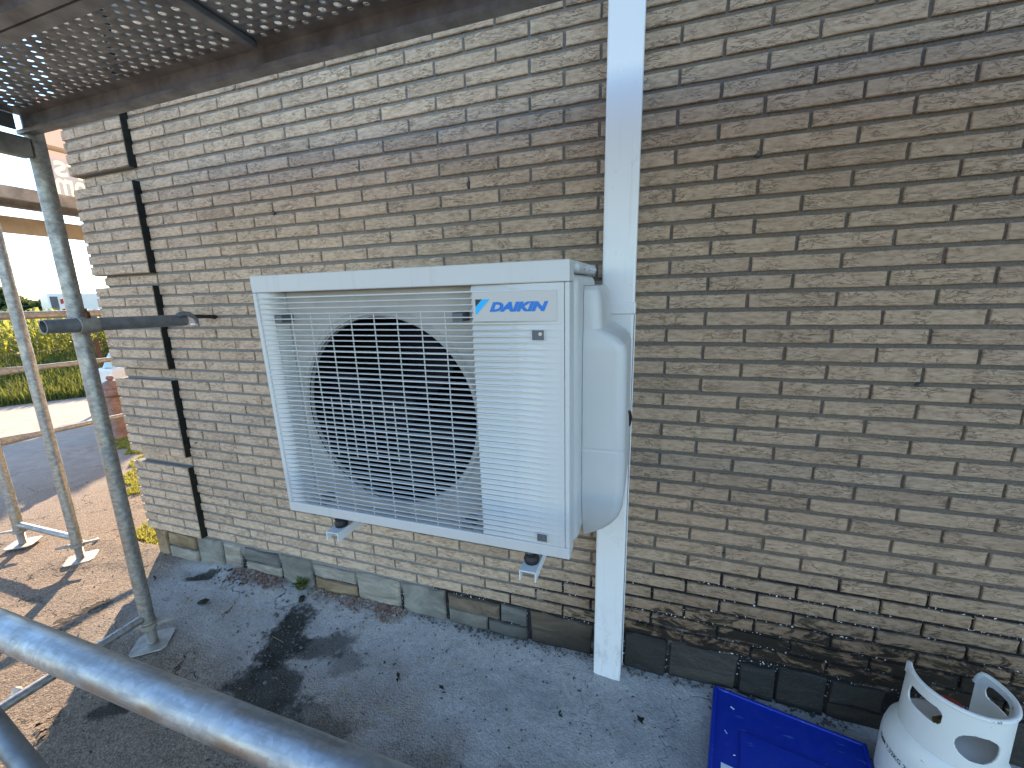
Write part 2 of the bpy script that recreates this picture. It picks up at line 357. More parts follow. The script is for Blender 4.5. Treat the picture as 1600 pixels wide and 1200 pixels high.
# ================================================================== SETTING: ground, pavement, road, fields
MAT['soil'] = mat_noise('field_soil_and_stubble', (.07, .075, .03), (.16, .14, .065), 2.5, .95, 0, .6, 6, .05, .2, world=True)
g = MB(); g.add([(-900, -900, -.06), (900, -900, -.06), (900, 900, -.06), (-900, 900, -.06)], [(0, 1, 2, 3)])
tag(g.build('ground', MAT['soil']), kind='structure')
RP = Vector((-9.4, 1.87, 0)); RA = Vector((.49, .87, 0)).normalized(); RN = Vector((-RA.y, RA.x, 0))
pv = MB(); a = RP - RA * 26; b = RP + RA * 60
pv.add([(a.x, a.y, -.012), (6, -24, -.012), (34, 30, -.012), (b.x, b.y, -.012)], [(0, 1, 2, 3)])
tag(pv.build('road', MAT['ground']), kind='structure')

def yard_h(x, y):
    e = min(1, max(0, min(x + 3.4, 1.6 - x, (y + 1.75)) / .3)); e = e * e * (3 - 2 * e)
    h = .012 * noise.noise((x * 2.3, y * 2.3, 1.7)) + .006 * noise.noise((x * 9, y * 9, .3)) + .0025 * noise.noise((x * 34, y * 34, 5)) + .0016 * noise.noise((x * 80, y * 80, 9))
    h += .022 * math.exp(-((y) / .10) ** 2) * (1 if x > -2.2 else .3)
    h -= .03 * math.exp(-(((x + 2.19) / .09) ** 2 + ((y + .075) / .035) ** 2))
    h += .008 * (1 / (1 + math.exp(-(y - .30 * (x + 2.3) + .05 + .05 * noise.noise((x * 6, y * 6, 3))) * 60))) * (1 if x < -1.95 else math.exp(-((x + 1.95) / .1) ** 2))
    return h * e + (.004 * e)
st = .0125; xs = np.arange(-3.4, 1.6001, st); ys = np.arange(-1.75, .0301, st)
V = [(x, y, yard_h(x, y) - .004) for y in ys for x in xs]; nx = len(xs)
ii = np.arange(len(ys) - 1)[:, None] * nx + np.arange(nx - 1)[None, :]; ii = ii.ravel()
yo = np_mesh('yard', V, np.stack([ii, ii + 1, ii + nx + 1, ii + nx], 1), MAT['ground']); tag(yo, kind='structure')
yo.data.polygons.foreach_set('use_smooth', [True] * len(yo.data.polygons))

# ================================================================== THE BRICK HOUSE
HX0 = -2.626; QX0 = -2.668; QX1 = -2.232; QD = .028
house = empty('brick_house', (0, .2, 0), 'house of rustic tan bricks with projecting corner courses on a stone plinth', 'house')
mb = MB(); mb.box((HX0 + .008, .008, -.05), (7.0, .30, 5.2)); wall = mb.build('facade_wall', MAT['mortar'], house)
mb = MB(); mb.box((HX0 + .006, .302, -.05), (HX0 + .30, 8.0, 5.2)); mb.box((7.0 - .3, .302, -.05), (7.0, 8.0, 5.2)); mb.box((HX0 + .302, 7.7, -.05), (6.698, 8.0, 5.2))
mb.build('return_wall', MAT['brick'], house)
MAT['rooftile'] = mat_noise('dark_roof_tile', (.06, .05, .045), (.13, .11, .10), 12, .8, 0, .3, world=True)
mb = MB(); mb.prism([(-.62, 5.21), (8.7, 5.21), (4.05, 8.2)], HX0 - .3, 7.3, 'YZ'); mb.build('roof', MAT['rooftile'], house)  # front eave drawn out further to block overhead light on the facade

def brick_verts(w, h, rs):
    P = []
    for i in range(4): P.append((-w / 2 + w * i / 4, -h / 2))
    P.append((w / 2, -h / 2)); P.append((w / 2, 0))
    for i in range(4): P.append((w / 2 - w * i / 4, h / 2))
    P.append((-w / 2, h / 2)); P.append((-w / 2, 0))
    n = len(P); V_ = []
    J = [(rs.uniform(-.0011, .0011), rs.uniform(-.0011, .0011)) for _ in P]
    tilt = rs.uniform(-.0012, .0012)
    for y, sc in ((.016, 0), (.0022, 0), (0, .0020)):
        for (x, z), (jx, jz) in zip(P, J):
            sx = x - math.copysign(sc, x) if abs(x) > w / 2 - .001 else x; sz = z - math.copysign(sc, z) if abs(z) > h / 2 - .001 else z
            V_.append((sx + (jx if abs(x) > w / 2 - .001 else 0), y + (0 if y > .01 else tilt * x / w + rs.uniform(-.0005, .0005)), sz + jz))
    F_ = []
    for r in (0, 1):
        for i in range(n): F_.append((r * n + i, r * n + (i + 1) % n, (r + 1) * n + (i + 1) % n, (r + 1) * n + i))
    F_.append(tuple(range(2 * n, 3 * n)))
    return V_, F_
BL, BH = 2 * HALF - .0085, .0405
rs = random.Random(3); bmesh_var = []
for i in range(10):
    v_, f_ = brick_verts(BL, BH, rs); q = MB(); q.add(v_, f_); me = q.mesh('brick'); me.materials.append(MAT['brick']); bmesh_var.append(me)
unit_poly = [(392, 433), (455, 800), (886, 870), (975, 830), (982, 540), (938, 410)]
def inside(p, poly):
    c = False; n = len(poly)
    for i in range(n):
        (x1, y1), (x2, y2) = poly[i], poly[i - 1]
        if (y1 > p[1]) != (y2 > p[1]) and p[0] < (x2 - x1) * (p[1] - y1) / (y2 - y1) + x1: c = not c
    return c
cand = []; rest = []
for r in range(-8, 39):
    z = (G0 - r) * PITCH; x = -22 * HALF + (HALF if r % 2 else 0)
    while x < 1.9:
        a, b = x + .00425, x + 2 * HALF - .00425
        if a < QX1 + .004: a = QX1 + .004
        if b - a > .03:
            pa, pb, pt = px((a, 0, z)), px((b, 0, z)), px(((a + b) / 2, 0, z + BH / 2)); pc = px(((a + b) / 2, 0, z)); pd = px(((a + b) / 2, 0, z - BH / 2))
            full = abs(b - a - BL) < .002
            vis = 20 < pc[0] < 1600 and 0 < pc[1] < 1130 and not inside(pc, unit_poly) and not (-.075 < (a + b) / 2 < .02)
            ar = abs(pb[0] - pa[0]) * abs(pd[1] - pt[1]) if vis else 0
            (cand if full and vis else rest).append((ar, a, b, z))
        x += 2 * HALF
cand.sort(reverse=True); rest += cand[300:]; cand = cand[:300]
for i, (ar, a, b, z) in enumerate(cand):
    o = link('brick', bmesh_var[i * 7 % 10], None, wall, at=((a + b) / 2, rs.uniform(-.0012, .0012), z)); o.rotation_euler[1] = rs.uniform(-.003, .003)
mb = MB()
for ar, a, b, z in rest:
    v_, f_ = brick_verts(b - a, BH, rs); c = Vector(((a + b) / 2, rs.uniform(-.0012, .0012), z)); mb.add([Vector(p) + c for p in v_], f_)
tag(mb.build('brick_courses', MAT['brick'], wall), kind='stuff')
# projecting corner blocks: eight courses each, one recessed course between them
def courses(rows, x0, x1, yf, parent, left_face):
    q = MB()
    for r in rows:
        z = (G0 - r) * PITCH; W = x1 - x0
        cuts = [x0, x0 + W * .50, x1] if r % 2 == 0 else [x0, x0 + W * .235, x0 + W * .745, x1]
        for a, b in zip(cuts[:-1], cuts[1:]):
            a_ = a + (.004 if a > x0 else 0); b_ = b - (.004 if b < x1 else 0)
            v_, f_ = brick_verts(b_ - a_, BH, rs); c = Vector(((a_ + b_) / 2, yf + rs.uniform(-.0015, .0015), z)); q.add([Vector(p) + c for p in v_], f_)
        # the brick ends that show on the two sides
        for xe, sg in ((x1, 1), (x0, -1)):
            v_, f_ = brick_verts(.20 if sg < 0 else QD + .004, BH, rs); Mx = Matrix.Rotation(R(90 * sg), 4, 'Z'); ln = .10 if sg < 0 else (QD + .004) / 2
            q.add([Mx @ Vector(p) + Vector((xe, yf + ln + .001, z)) for p in v_], f_)
    return tag(q.build('bricks', MAT['brick'], parent), kind='stuff')
for r0, r1 in ((-9, 2), (4, 11), (13, 20), (22, 29), (31, 38)):
    q = MB(); q.box((QX0 + .008, -QD + .008, (G0 - r1 - .5) * PITCH + .003), (QX1 - .006, .02, (G0 - r0 + .5) * PITCH - .004))
    qo = q.build('corner_block', MAT['mortar'], house); courses(range(r0, r1 + 1), QX0, QX1, -QD, qo, True)
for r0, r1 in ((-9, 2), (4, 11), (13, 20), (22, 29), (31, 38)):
    q = MB(); q.box((QX1 + .0005, -QD + .004, (G0 - r1 - .5) * PITCH + .004), (QX1 + .006, .006, (G0 - r0 + .5) * PITCH - .004)); q.build('side_strip', MAT['black_strip'], house)  # thin black strip down the right side of each corner block
for r in (3, 12, 21, 30):
    q = MB(); q.box((HX0 + .007, .006, (G0 - r - .5) * PITCH), (QX1, .02, (G0 - r + .5) * PITCH)); qo = q.build('recessed_course', MAT['mortar'], house)
    courses([r], HX0, QX1 - .002, 0.0, qo, True)
# stone plinth
def mat_stone(name, base, streak):
  k = NT(name, .85, 0, .3); W_ = k.pos(); rn = k.rnd()
  n = k.noise(k.vadd(k.vmul(W_, (5, 5, streak)), k.comb(k.math('MULTIPLY', rn, 30), 0, 0)), 1.0, 6, .68, .8)
  c = k.mix(k.mr(n, .42, .68, 0, .7), base, tuple(min(.8, b * 1.75 + .03) for b in base)); c = k.mix(k.mr(n, .46, .28, 0, .7), c, tuple(b * .45 for b in base))
  wz = damp_mask(k, W_); c = k.mix(k.mr(wz, .08, .36, 0, .9), c, (.016, .016, .014)); k.col(c); k.rough(k.mr(wz, .1, .4, .9, .5))
  k.bump(k.math('ADD', k.noise(W_, 30, 5, .65), n), .9, .007); return k.m
SC = [mat_stone('grey_plinth_stone', (.16, .152, .13), 9), mat_stone('pale_plinth_stone', (.25, .225, .185), 22), mat_stone('ochre_plinth_stone', (.20, .145, .085), 12), mat_stone('slate_plinth_stone', (.115, .112, .102), 14), mat_stone('green_grey_plinth_stone', (.165, .158, .135), 8), mat_stone('brown_plinth_stone', (.13, .098, .068), 16)]
STC = [2, 2, 1, 4, 1, 3, 1, 0, 1, 2, 1, 0, 5, 0, 3, 3, 5, 3, 3, 1, 3, 3, 0, 5, 3, 0, 3]
mb = MB(); mb.box((QX0 + .03, .010, -.06), (QX1, .1, (G0 - 38.5) * PITCH - .001)); mb.box((QX1 + .001, .011, -.06), (2.2, .1, (G0 - 38.5) * PITCH - .0015))
plinth = mb.build('plinth', MAT['mortar'], house)
ZT = (G0 - 38.5) * PITCH - .004
stones = [(-2.638, -2.545, 0, ZT - .004), (-2.53, -2.312, .085, ZT - .008), (-2.53, -2.31, -.02, .075), (-2.302, -2.118, -.02, ZT - .004), (-2.108, -1.985, -.02, ZT - .012),
          (-1.95, -1.715, .092, ZT - .010), (-1.945, -1.708, -.02, .082), (-1.697, -1.500, -.02, ZT - .002), (-1.486, -1.236, .092, ZT - .014), (-1.480, -1.232, -.02, .083),
          (-1.222, -.986, -.02, ZT - .006), (-.972, -.752, -.02, ZT - .004), (-.735, -.498, .095, ZT - .012), (-.738, -.55, -.02, .086), (-.487, -.372, .085, ZT - .006), (-.542, -.37, -.02, .077),
          (-.357, -.103, -.02, ZT - .008), (-.095, .012, -.02, ZT - .01), (.022, .170, -.02, ZT), (.182, .408, -.02, ZT - .006), (.418, .526, -.02, ZT - .02), (.534, .674, -.02, ZT - .004), (.684, .83, .08, ZT - .01), (.684, .86, -.02, .072),
          (.87, 1.06, -.02, ZT - .006), (1.07, 1.3, -.02, ZT - .01), (1.31, 1.5, -.02, ZT - .004)]
for si, (x0, x1, z0, z1) in enumerate(stones):
    n = 3; w, h = x1 - x0, z1 - z0; P_ = []
    for i in range(5): P_.append((x0 + w * i / 4, z0))
    P_.append((x1, z0 + h / 2))
    for i in range(5): P_.append((x1 - w * i / 4, z1))
    P_.append((x0, z0 + h / 2))
    j = [(rs.uniform(-.004, .004), rs.uniform(-.004, .004)) for _ in P_]; V_ = []; nP = len(P_); cxm, czm = (x0 + x1) / 2, (z0 + z1) / 2; prd = rs.uniform(-.003, .006)
    for y, sc in ((.03, 1), (.005 - prd, 1), (-.002 - prd, .955)):
        V_ += [(cxm + (x + jx - cxm) * sc, y + (0 if y > .02 else rs.uniform(-.002, .002)) - (QD * .4 if x1 < QX1 else 0), czm + (z + jz - czm) * sc) for (x, z), (jx, jz) in zip(P_, j)]
    V_.append((cxm, -.004 - prd - (QD * .4 if x1 < QX1 else 0), czm))
    F_ = [(r * nP + i, r * nP + (i + 1) % nP, (r + 1) * nP + (i + 1) % nP, (r + 1) * nP + i) for r in (0, 1) for i in range(nP)] + [(2 * nP + i, 2 * nP + (i + 1) % nP, 3 * nP) for i in range(nP)]
    q = MB(); q.add(V_, F_); q.build('stone', SC[STC[si % len(STC)]], plinth)

MAT['smear'] = mat_noise('dark_mortar_smear', (.05, .05, .05), (.11, .11, .11), 60, .95, 0, .5, world=True)
for (sx_, sy_, w_, h_) in ((1185, 240, .020, .022), (731, 288, .014, .030), (427, 332, .014, .034), (1440, 601, .020, .018), (1133, 866, .016, .012), (306, 692, .02, .014)):
    p = onY(sx_, sy_, -.002); q = MB(); n_ = 11
    ring_ = [(p.x + w_ * .5 * math.cos(t) * rs.uniform(.7, 1.1) * (1 - .5 * math.sin(t)), p.z + h_ * .5 * math.sin(t) * rs.uniform(.8, 1.1)) for t in [2 * math.pi * i / n_ for i in range(n_)]]
    q.v = [Vector((a, .006, b)) for a, b in ring_] + [Vector((p.x + (a - p.x) * .6, -.0035, p.z + (b - p.z) * .6)) for a, b in ring_]
    q.f = [(i, (i + 1) % n_, n_ + (i + 1) % n_, n_ + i) for i in range(n_)] + [tuple(range(n_, 2 * n_))]; q.build('mortar_smear', MAT['smear'], house)

# ================================================================== PIPE TRUNKING
tr = empty('pipe_trunking', (-.035, -.035, 0), 'tall white plastic pipe trunking running up the brick wall', 'trunking')
zj = 1.395
mb = MB(); mb.box((-.0865, -.030, .006), (.0105, .006, zj)); mb.build('lower_base', MAT['duct'], tr, bevel=.001)
mb = MB(); mb.box((-.088, -.07, .004), (.012, -.0305, zj)); mb.build('lower_lid', MAT['duct'], tr, bevel=.007, seg=4)
mb = MB(); mb.box((-.085, -.030, zj + .001), (.012, .006, 3.6)); mb.build('upper_base', MAT['duct'], tr, bevel=.001)
mb = MB(); mb.box((-.0865, -.0705, zj + .001), (.0135, -.0305, 3.6)); mb.build('upper_lid', MAT['duct'], tr, bevel=.007, seg=4)
mb = MB(); mb.box((-.0905, -.0735, zj - .022), (.0165, .0055, zj + .016)); mb.build('coupler', MAT['duct'], tr, bevel=.005, seg=3)
for xa, xb in ((-.092, -.0885), (.0125, .016)):
    mb = MB(); mb.box((xa, -.012, .004), (xb, .0055, zj - .023)); mb.build('back_edge', MAT['duct'], tr, bevel=.001)

# ================================================================== OUTDOOR UNIT
TILT = R(1.9); UO = Vector((-.564, -.4925, 1.141))
unit = empty('outdoor_unit', UO, 'white heat pump outdoor unit with horizontal slat grille on wall brackets', 'heat pump')
unit.rotation_euler[0] = TILT
YF = -.4925; U0, U1, V0, V1 = -1.020, -.108, .774, 1.508; PL = -.345
# casing shell
mb = MB(); mb.box((-1.004, YF + .055, V0 + .008), (-.098, YF + .365, V1 - .029)); cas = mb.build('casing', MAT['casing'], unit, bevel=.022, seg=5)
bo = MB(); bo.tube((-.648, YF - .1, 1.109), (-.648, YF + .25, 1.109), .279, n=96); cut = bo.build('cutter', MAT['inner'], unit)
mo = cas.modifiers.new('hole', 'BOOLEAN'); mo.object = cut; mo.solver = 'EXACT'
bpy.context.view_layer.update(); dg = bpy.context.evaluated_depsgraph_get(); me2 = bpy.data.meshes.new_from_object(cas.evaluated_get(dg))
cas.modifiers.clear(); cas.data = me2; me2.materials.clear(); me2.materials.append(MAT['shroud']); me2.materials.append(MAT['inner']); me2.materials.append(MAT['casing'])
for p in me2.polygons:
    c = p.center + UO; p.use_smooth = False
    d = math.hypot(c.x + .648, c.z - 1.109)
    if d < .2802 and c.y > YF + .056: p.material_index = 1
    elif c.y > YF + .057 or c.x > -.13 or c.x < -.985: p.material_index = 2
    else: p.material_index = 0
bpy.data.objects.remove(cut)
me2.set_sharp_from_angle(angle=R(30)); me2.polygons.foreach_set('use_smooth', [True] * len(me2.polygons))
mb = MB(); mb.box((-1.006, YF + .056, V1 - .028), (-.0955, YF + .368, V1 - .001)); lid = mb.build('lid', MAT['casing'], unit, bevel=.012, seg=4)
for yy in (.12, .22, .32): 
    mb = MB(); mb.tube((-.0955, YF + yy, V1 - .015), (-.092, YF + yy, V1 - .015), .005, n=10); mb.build('screw', MAT['zinc'], lid)
mb = MB()      # bell mouth ring
ring = []; NR = 96
for i in range(NR):
    t = 2 * math.pi * i / NR
    ring.append([(-.648 + rr * math.cos(t), YF + yy, 1.109 + rr * math.sin(t)) for rr, yy in ((.302, .0545), (.292, .047), (.284, .049), (.2787, .060), (.2787, .072))])
for i in range(NR):
    for j in range(4):
        mb.add([ring[i][j], ring[(i + 1) % NR][j], ring[(i + 1) % NR][j + 1], ring[i][j + 1]], [(0, 1, 2, 3)])
mb.build('bell_mouth', MAT['shroud'], cas, True)
fan = MB(); fan.tube((-.648, YF + .10, 1.109), (-.648, YF + .19, 1.109), .07, .078, 32); fo = fan.build('fan', MAT['fan'], unit, True, .008)
for kk in range(3):
    q = MB(); N_ = 14; L_ = []
    for i in range(N_ + 1):
        for j in range(7):
            rr = .06 + .19 * j / 6; t = kk * 2 * math.pi / 3 + .35 + (i / N_) * (1.35 - .15 * j / 6) + .25 * (j / 6) ** 2
            L_.append((-.648 + rr * math.cos(t), YF + .115 + .10 * (i / N_) - .015 * j / 6, 1.109 + rr * math.sin(t)))
    F_ = [(i * 7 + j, i * 7 + j + 1, (i + 1) * 7 + j + 1, (i + 1) * 7 + j) for i in range(N_) for j in range(6)]
    q.add(L_, F_); b_ = q.build('blade', MAT['fan'], fo, True); sd = b_.modifiers.new('s', 'SOLIDIFY'); sd.thickness = .004
# grille frame, panel and slats
gf = MB()
gf.box((U0, YF, V1 - .047), (U1, YF + .054, V1)); gf.box((U0, YF, V0), (U1, YF + .054, V0 + .032))
gf.box((U0, YF, V0 + .0325), (U0 + .014, YF + .054, V1 - .0475)); gf.box((U1 - .012, YF, V0 + .0325), (U1, YF + .054, V1 - .0475))
grille = gf.build('grille_frame', MAT['white'], unit, bevel=.003, seg=2)
rp = MB(); prof = [(U0 + .0145, .0045), (U0 + .030, .006), (U0 + .042, .010), (U0 + .052, .0175), (U0 + .060, .030), (U0 + .064, .0535), (U0 + .0145, .0535)]
rp.prism([(a, YF + b) for a, b in prof], V0 + .033, V1 - .048, 'XY'); rp.build('side_scoop', MAT['white'], grille, True)
NS = 43; z0s, z1s = V0 + .032, V1 - .047; sp = (z1s - z0s) / (NS + 1)
pn = MB(); zc = [V1 - .0478] + [z1s - sp * (n_ + 1) for n_ in range(NS)] + [V0 + .0328]; xst = [(PL, .0150, .0050), (PL + .07, .0125, .0045), (U1 - .10, .0060, .0030), (U1 - .045, .0022, .0016), (U1 - .0125, .0008, .0007)]
for za, zb in zip(zc[:-1], zc[1:]):
    b_ = len(pn.v)
    for x, yt, yb in xst: pn.v += [Vector((x, YF + yt, za)), Vector((x, YF + yb, zb + .0002))]
    pn.f += [(b_ + 2 * n_, b_ + 2 * n_ + 1, b_ + 2 * n_ + 3, b_ + 2 * n_ + 2) for n_ in range(4)]
pn.box((PL, YF + .0155, V0 + .0328), (U1 - .0125, YF + .022, V1 - .0478))
pn.box((PL, YF + .0150, V0 + .0328), (PL + .001, YF + .0154, V1 - .0478))
panel = pn.build('side_panel', MAT['white'], grille)
for i in range(NS):
    z = z1s - sp * (i + 1); th = .0021 if i % 5 else .0030; de = .0088 if i % 5 else .0110
    q = MB(); nudge = rs.uniform(-.0003, .0003)
    xa, xb = U0 + .0145, U1 - .0125
    if 1 <= i <= 4: xb = PL + .008
    prof = [(YF + .0004, z - th / 2), (YF + .0004, z + th / 2), (YF + de, z + th / 2 + .0004), (YF + de, z - th / 2 + .0003)]
    q.prism(prof, xa, xb, 'YZ'); q.build('slat', MAT['white'], grille)
for x in (-.964, -.899, -.832, -.766, -.698, -.625, -.555, -.485, -.418):
    q = MB(); q.box((x - .0010, YF + .0092, z0s - .002), (x + .0010, YF + .0118, z1s - sp * 4)); q.build('wire', MAT['white'], grille)
for x in (-.800, -.733, -.6635, -.592):
    q = MB(); q.box((x - .0010, YF + .0093, .985), (x + .0010, YF + .0117, 1.165)); q.build('wire', MAT['white'], grille)
for x, z in ((-.952, z1s - sp * 5.0), (-.385, z1s - sp * 5.0), (-.895, z0s + .012), (-.395, z0s + .010)):
    q = MB(); q.box((x - .014, YF + .011, z - .011), (x + .014, YF + .0535, z + .011)); q.build('clip', MAT['recess'], grille, bevel=.002)
for (xa, za), (xb, zb) in (((-.194, 1.334), (-.166, 1.357)), ((-.192, .816), (-.166, .838))):
    q = MB(); q.box((xa, YF - .0006, za), (xb, YF + .004, zb)); so_ = q.build('screw_pocket', MAT['recess'], panel)
    q = MB(); q.tube((xb - .009, YF - .0022, zb - .009), (xb - .009, YF - .0004, zb - .009), .0042, n=12); q.build('screw', MAT['zinc'], so_)
    fr = MB()
    for a_, b_ in (((xa - .001, za - .001), (xb + .001, za)), ((xa - .001, zb), (xb + .001, zb + .001)), ((xa - .001, za), (xa, zb)), ((xb, za), (xb + .001, zb))): fr.box((a_[0], YF - .003, a_[1]), (b_[0], YF + .003, b_[1]))
    fr.build('pocket_rim', MAT['white'], so_)
q = MB(); q.box((-.338, YF - .0008, 1.3765), (-.136, YF + .006, 1.4445)); plate = q.build('badge', MAT['plate'], panel, bevel=.001)
yl = YF - .0012
q = MB(); q.prism([(-.330, 1.428), (-.313, 1.428), (-.330, 1.411)], yl - .0004, yl); q.build('badge_mark', MAT['logo_black'], plate)
q = MB(); q.prism([(-.3128, 1.428), (-.2935, 1.428), (-.330, 1.3915), (-.330, 1.4108)], yl - .0004, yl); q.build('badge_mark', MAT['logo_cyan'], plate)
fit_text('DAIKIN', lambda u, v, w: Vector((-.2955 + u * .1405, yl - w, 1.3990 + v * .0222)), .32, .062, 'badge_lettering', MAT['logo_blue'], plate, .0004)
# pipe cover bulging from the right flank
prof = [(1.452, -.078, .30), (1.449, -.066, .31), (1.44, -.060, .32), (1.42, -.055, .325), (1.346, -.051, .325), (1.3455, -.050, .325), (1.325, -.012, .330), (1.308, .004, .335), (1.29, .010, .335), (1.035, .013, .335), (1.033, .0105, .333), (1.029, .0105, .333), (1.026, .0135, .335), (.905, .014, .335), (.86, .010, .33), (.828, .000, .32), (.80, -.018, .31), (.782, -.034, .30), (.765, -.055, .29), (.752, -.08, .28)]
def cover_section(xr, dy):
    x0 = -.104; yb = -.125; yf = -.125 - dy * .75; rr = min(.028, (xr - x0) * .6)
    pts = [(x0, yb), (x0, yf + .01), (x0 + .008, yf)]
    for t in range(0, 7): an = R(-90 + 15 * t); pts.append((xr - rr + rr * math.cos(an), yf + rr + rr * math.sin(an)))
    pts.append((xr, yb)); return pts
q = MB(); secs = [[(x, y, z) for x, y in cover_section(xr, dy)] for z, xr, dy in prof]; nn = len(secs[0])
for s_ in secs: q.v += [Vector(p) for p in s_]
for i in range(len(secs) - 1):
    for j in range(nn - 1): q.f.append((i * nn + j, i * nn + j + 1, (i + 1) * nn + j + 1, (i + 1) * nn + j))
q.f.append(tuple(range(nn))); q.f.append(tuple(range((len(secs) - 1) * nn, len(secs) * nn)))
cov = q.build('pipe_cover', MAT['casing'], unit, True); cov.data.set_sharp_from_angle(angle=R(24))
q = MB(); q.path([(.006, -.24, 1.10), (.014, -.20, 1.085), (.016, -.17, 1.06), (.012, -.15, 1.03)], .006, 10); q.build('cable', MAT['black'], cov, True)
for xx in (-.870, -.222):
    q = MB(); q.box((xx - .028, YF + .04, V0 - .010), (xx + .028, YF + .34, V0 + .0075)); q.build('foot', MAT['zinc'], unit, bevel=.003)

# ================================================================== WALL BRACKETS
for xx, ye, lab in ((-.868, -.474, 'white steel wall bracket under the left end of the slatted grille, away from the trunking'), (-.222, -.478, 'white steel wall bracket under the badge end of the unit, beside the trunking')):
    br = empty('wall_bracket', (xx, 0, .70), lab, 'bracket', 'brackets carrying the outdoor unit'); w = .023; zt = .716; hh = .030
    q = MB(); q.box((xx - w, ye, zt - .003), (xx + w, -.004, zt)); q.box((xx - w, ye, zt - hh), (xx - w + .003, -.004, zt - .0031)); q.box((xx + w - .003, ye, zt - hh), (xx + w, -.004, zt - .0031))
    q.build('arm', MAT['bracket'], br, bevel=.0012)
    q = MB(); q.box((xx - w, -.034, .36), (xx - w + .003, -.003, zt - hh - .001)); q.box((xx + w - .003, -.034, .36), (xx + w, -.003, zt - hh - .001)); q.box((xx - w + .0031, -.006, .36), (xx + w - .0031, -.003, zt - hh - .001))
    if xx < -.5: pass
    for yy in (ye + .045, -.16):
        q = MB(); q.lathe([(.0, 0), (.019, 0), (.022, .012), (.017, .022), (.022, .034), (.022, .040), (0, .040)], (xx, yy, zt + .0003), 24); rm = q.build('rubber_mount', MAT['black'], br, True)
        q = MB(); q.lathe([(0, 0), (.016, 0), (.016, .003), (.008, .0032), (.008, .012), (0, .012)], (xx - .002, yy - .012, zt + .0402), 6 if False else 16); q.build('bolt', MAT['zinc'], rm)
    q = MB(); q.box((xx - .026, -.0045, .60), (xx + .026, -.0012, .745)); q.build('wall_plate', MAT['bracket'], br, bevel=.001)

# ================================================================== SCAFFOLD
RT = .02415
def jack(fr, x, y, ang=0):
    q = MB(); M_ = Matrix.Translation((x, y, 0)) @ Matrix.Rotation(R(ang), 4, 'Z')
    c_ = .016; o = .066; poly = [(-o, -o + c_), (-o + c_, -o), (o - c_, -o), (o, -o + c_), (o, o - c_), (o - c_, o), (-o + c_, o), (-o, o - c_)]
    q.add([M_ @ Vector((a, b, .002)) for a, b in poly] + [M_ @ Vector((a, b, .008)) for a, b in poly], [tuple(reversed(range(8))), tuple(range(8, 16))] + [(i, (i + 1) % 8, 8 + (i + 1) % 8, 8 + i) for i in range(8)])
    bp = q.build('base_plate', MAT['galv_dull'], fr, bevel=.0015)
    q = MB(); prof = [(.0155, .008)]; z = .010
    while z < .105: prof += [(.0155, z), (.0190, z + .0022), (.0190, z + .0038), (.0155, z + .006)]; z += .0075
    q.lathe(prof + [(.0155, .12)], (x, y, 0), 20); q.build('spindle', MAT['galv_dull'], bp, True)
    q = MB(); q.lathe([(.019, .082), (.032, .083), (.033, .103), (.019, .104)], (x, y, 0), 20)
    for s_ in (1, -1):
        q.add([M_ @ Vector(p) for p in ((s_ * .028, -.010, .086), (s_ * .088, -.005, .092), (s_ * .088, .005, .092), (s_ * .028, .010, .086), (s_ * .028, -.010, .102), (s_ * .092, -.005, .100), (s_ * .092, .005, .100), (s_ * .028, .010, .102))],
              [(0, 3, 2, 1), (4, 5, 6, 7), (0, 1, 5, 4), (1, 2, 6, 5), (2, 3, 7, 6), (3, 0, 4, 7)])
    q.build('wing_nut', MAT['galv_dull'], bp)
    q = MB(); q.tube((x, y, .1045), (x, y, .113), .0262, n=24); q.build('post_shoe', MAT['galv_dull'], bp, True)
def frame(p, q_, ztop, label, a1=20, a2=35, zbar=1.985):
    (x0, y0), (x1, y1) = p, q_
    fr = empty('scaffolding', (x0, y0, 0), label, 'scaffold frame', 'scaffold frames around the house corner')
    for (x, y), an in ((p, a1), (q_, a2)):
        m_ = MB(); m_.tube((x, y, .106), (x, y, ztop), RT, n=32); m_.build('post', MAT['galv'], fr, True); jack(fr, x, y, an)
    m_ = MB(); d = (Vector((x1, y1, 0)) - Vector((x0, y0, 0))).normalized() * (RT - .002)
    m_.tube(Vector((x0, y0, .135)) + d, Vector((x1, y1, .135)) - d, .0165, n=20); m_.build('bottom_bar', MAT['galv'], fr, True)
    m_ = MB(); nrm = Vector((-d.y, d.x, 0)).normalized() * .024; A_ = Vector((x0, y0, 0)) + d; B_ = Vector((x1, y1, 0)) - d
    for za, zb in ((zbar - .06, zbar),):
        m_.add([A_ - nrm + Vector((0, 0, za)), B_ - nrm + Vector((0, 0, za)), B_ + nrm + Vector((0, 0, za)), A_ + nrm + Vector((0, 0, za)), A_ - nrm + Vector((0, 0, zb)), B_ - nrm + Vector((0, 0, zb)), B_ + nrm + Vector((0, 0, zb)), A_ + nrm + Vector((0, 0, zb))],
               [(0, 3, 2, 1), (4, 5, 6, 7), (0, 1, 5, 4), (1, 2, 6, 5), (2, 3, 7, 6), (3, 0, 4, 7)])
    m_.build('top_bar', MAT['galv_dark'], fr, bevel=.006)
    return fr
AX, AY = -1.93, -.468; DY = -1.15
frame((AX, AY), (AX, DY), 3.2, 'galvanised scaffold frame whose inner post carries the wall tie', 40, 20)
frame((AX + 3.07, AY), (AX + 3.07, DY), 3.2, 'galvanised scaffold frame standing beyond the gas bottle')
BX, BY = -3.035, -.185; CX_ = -3.60
frame((BX, BY), (CX_, BY - .01), 3.2, 'sunlit galvanised scaffold frame standing beyond the house corner', 50, 40, 2.035)
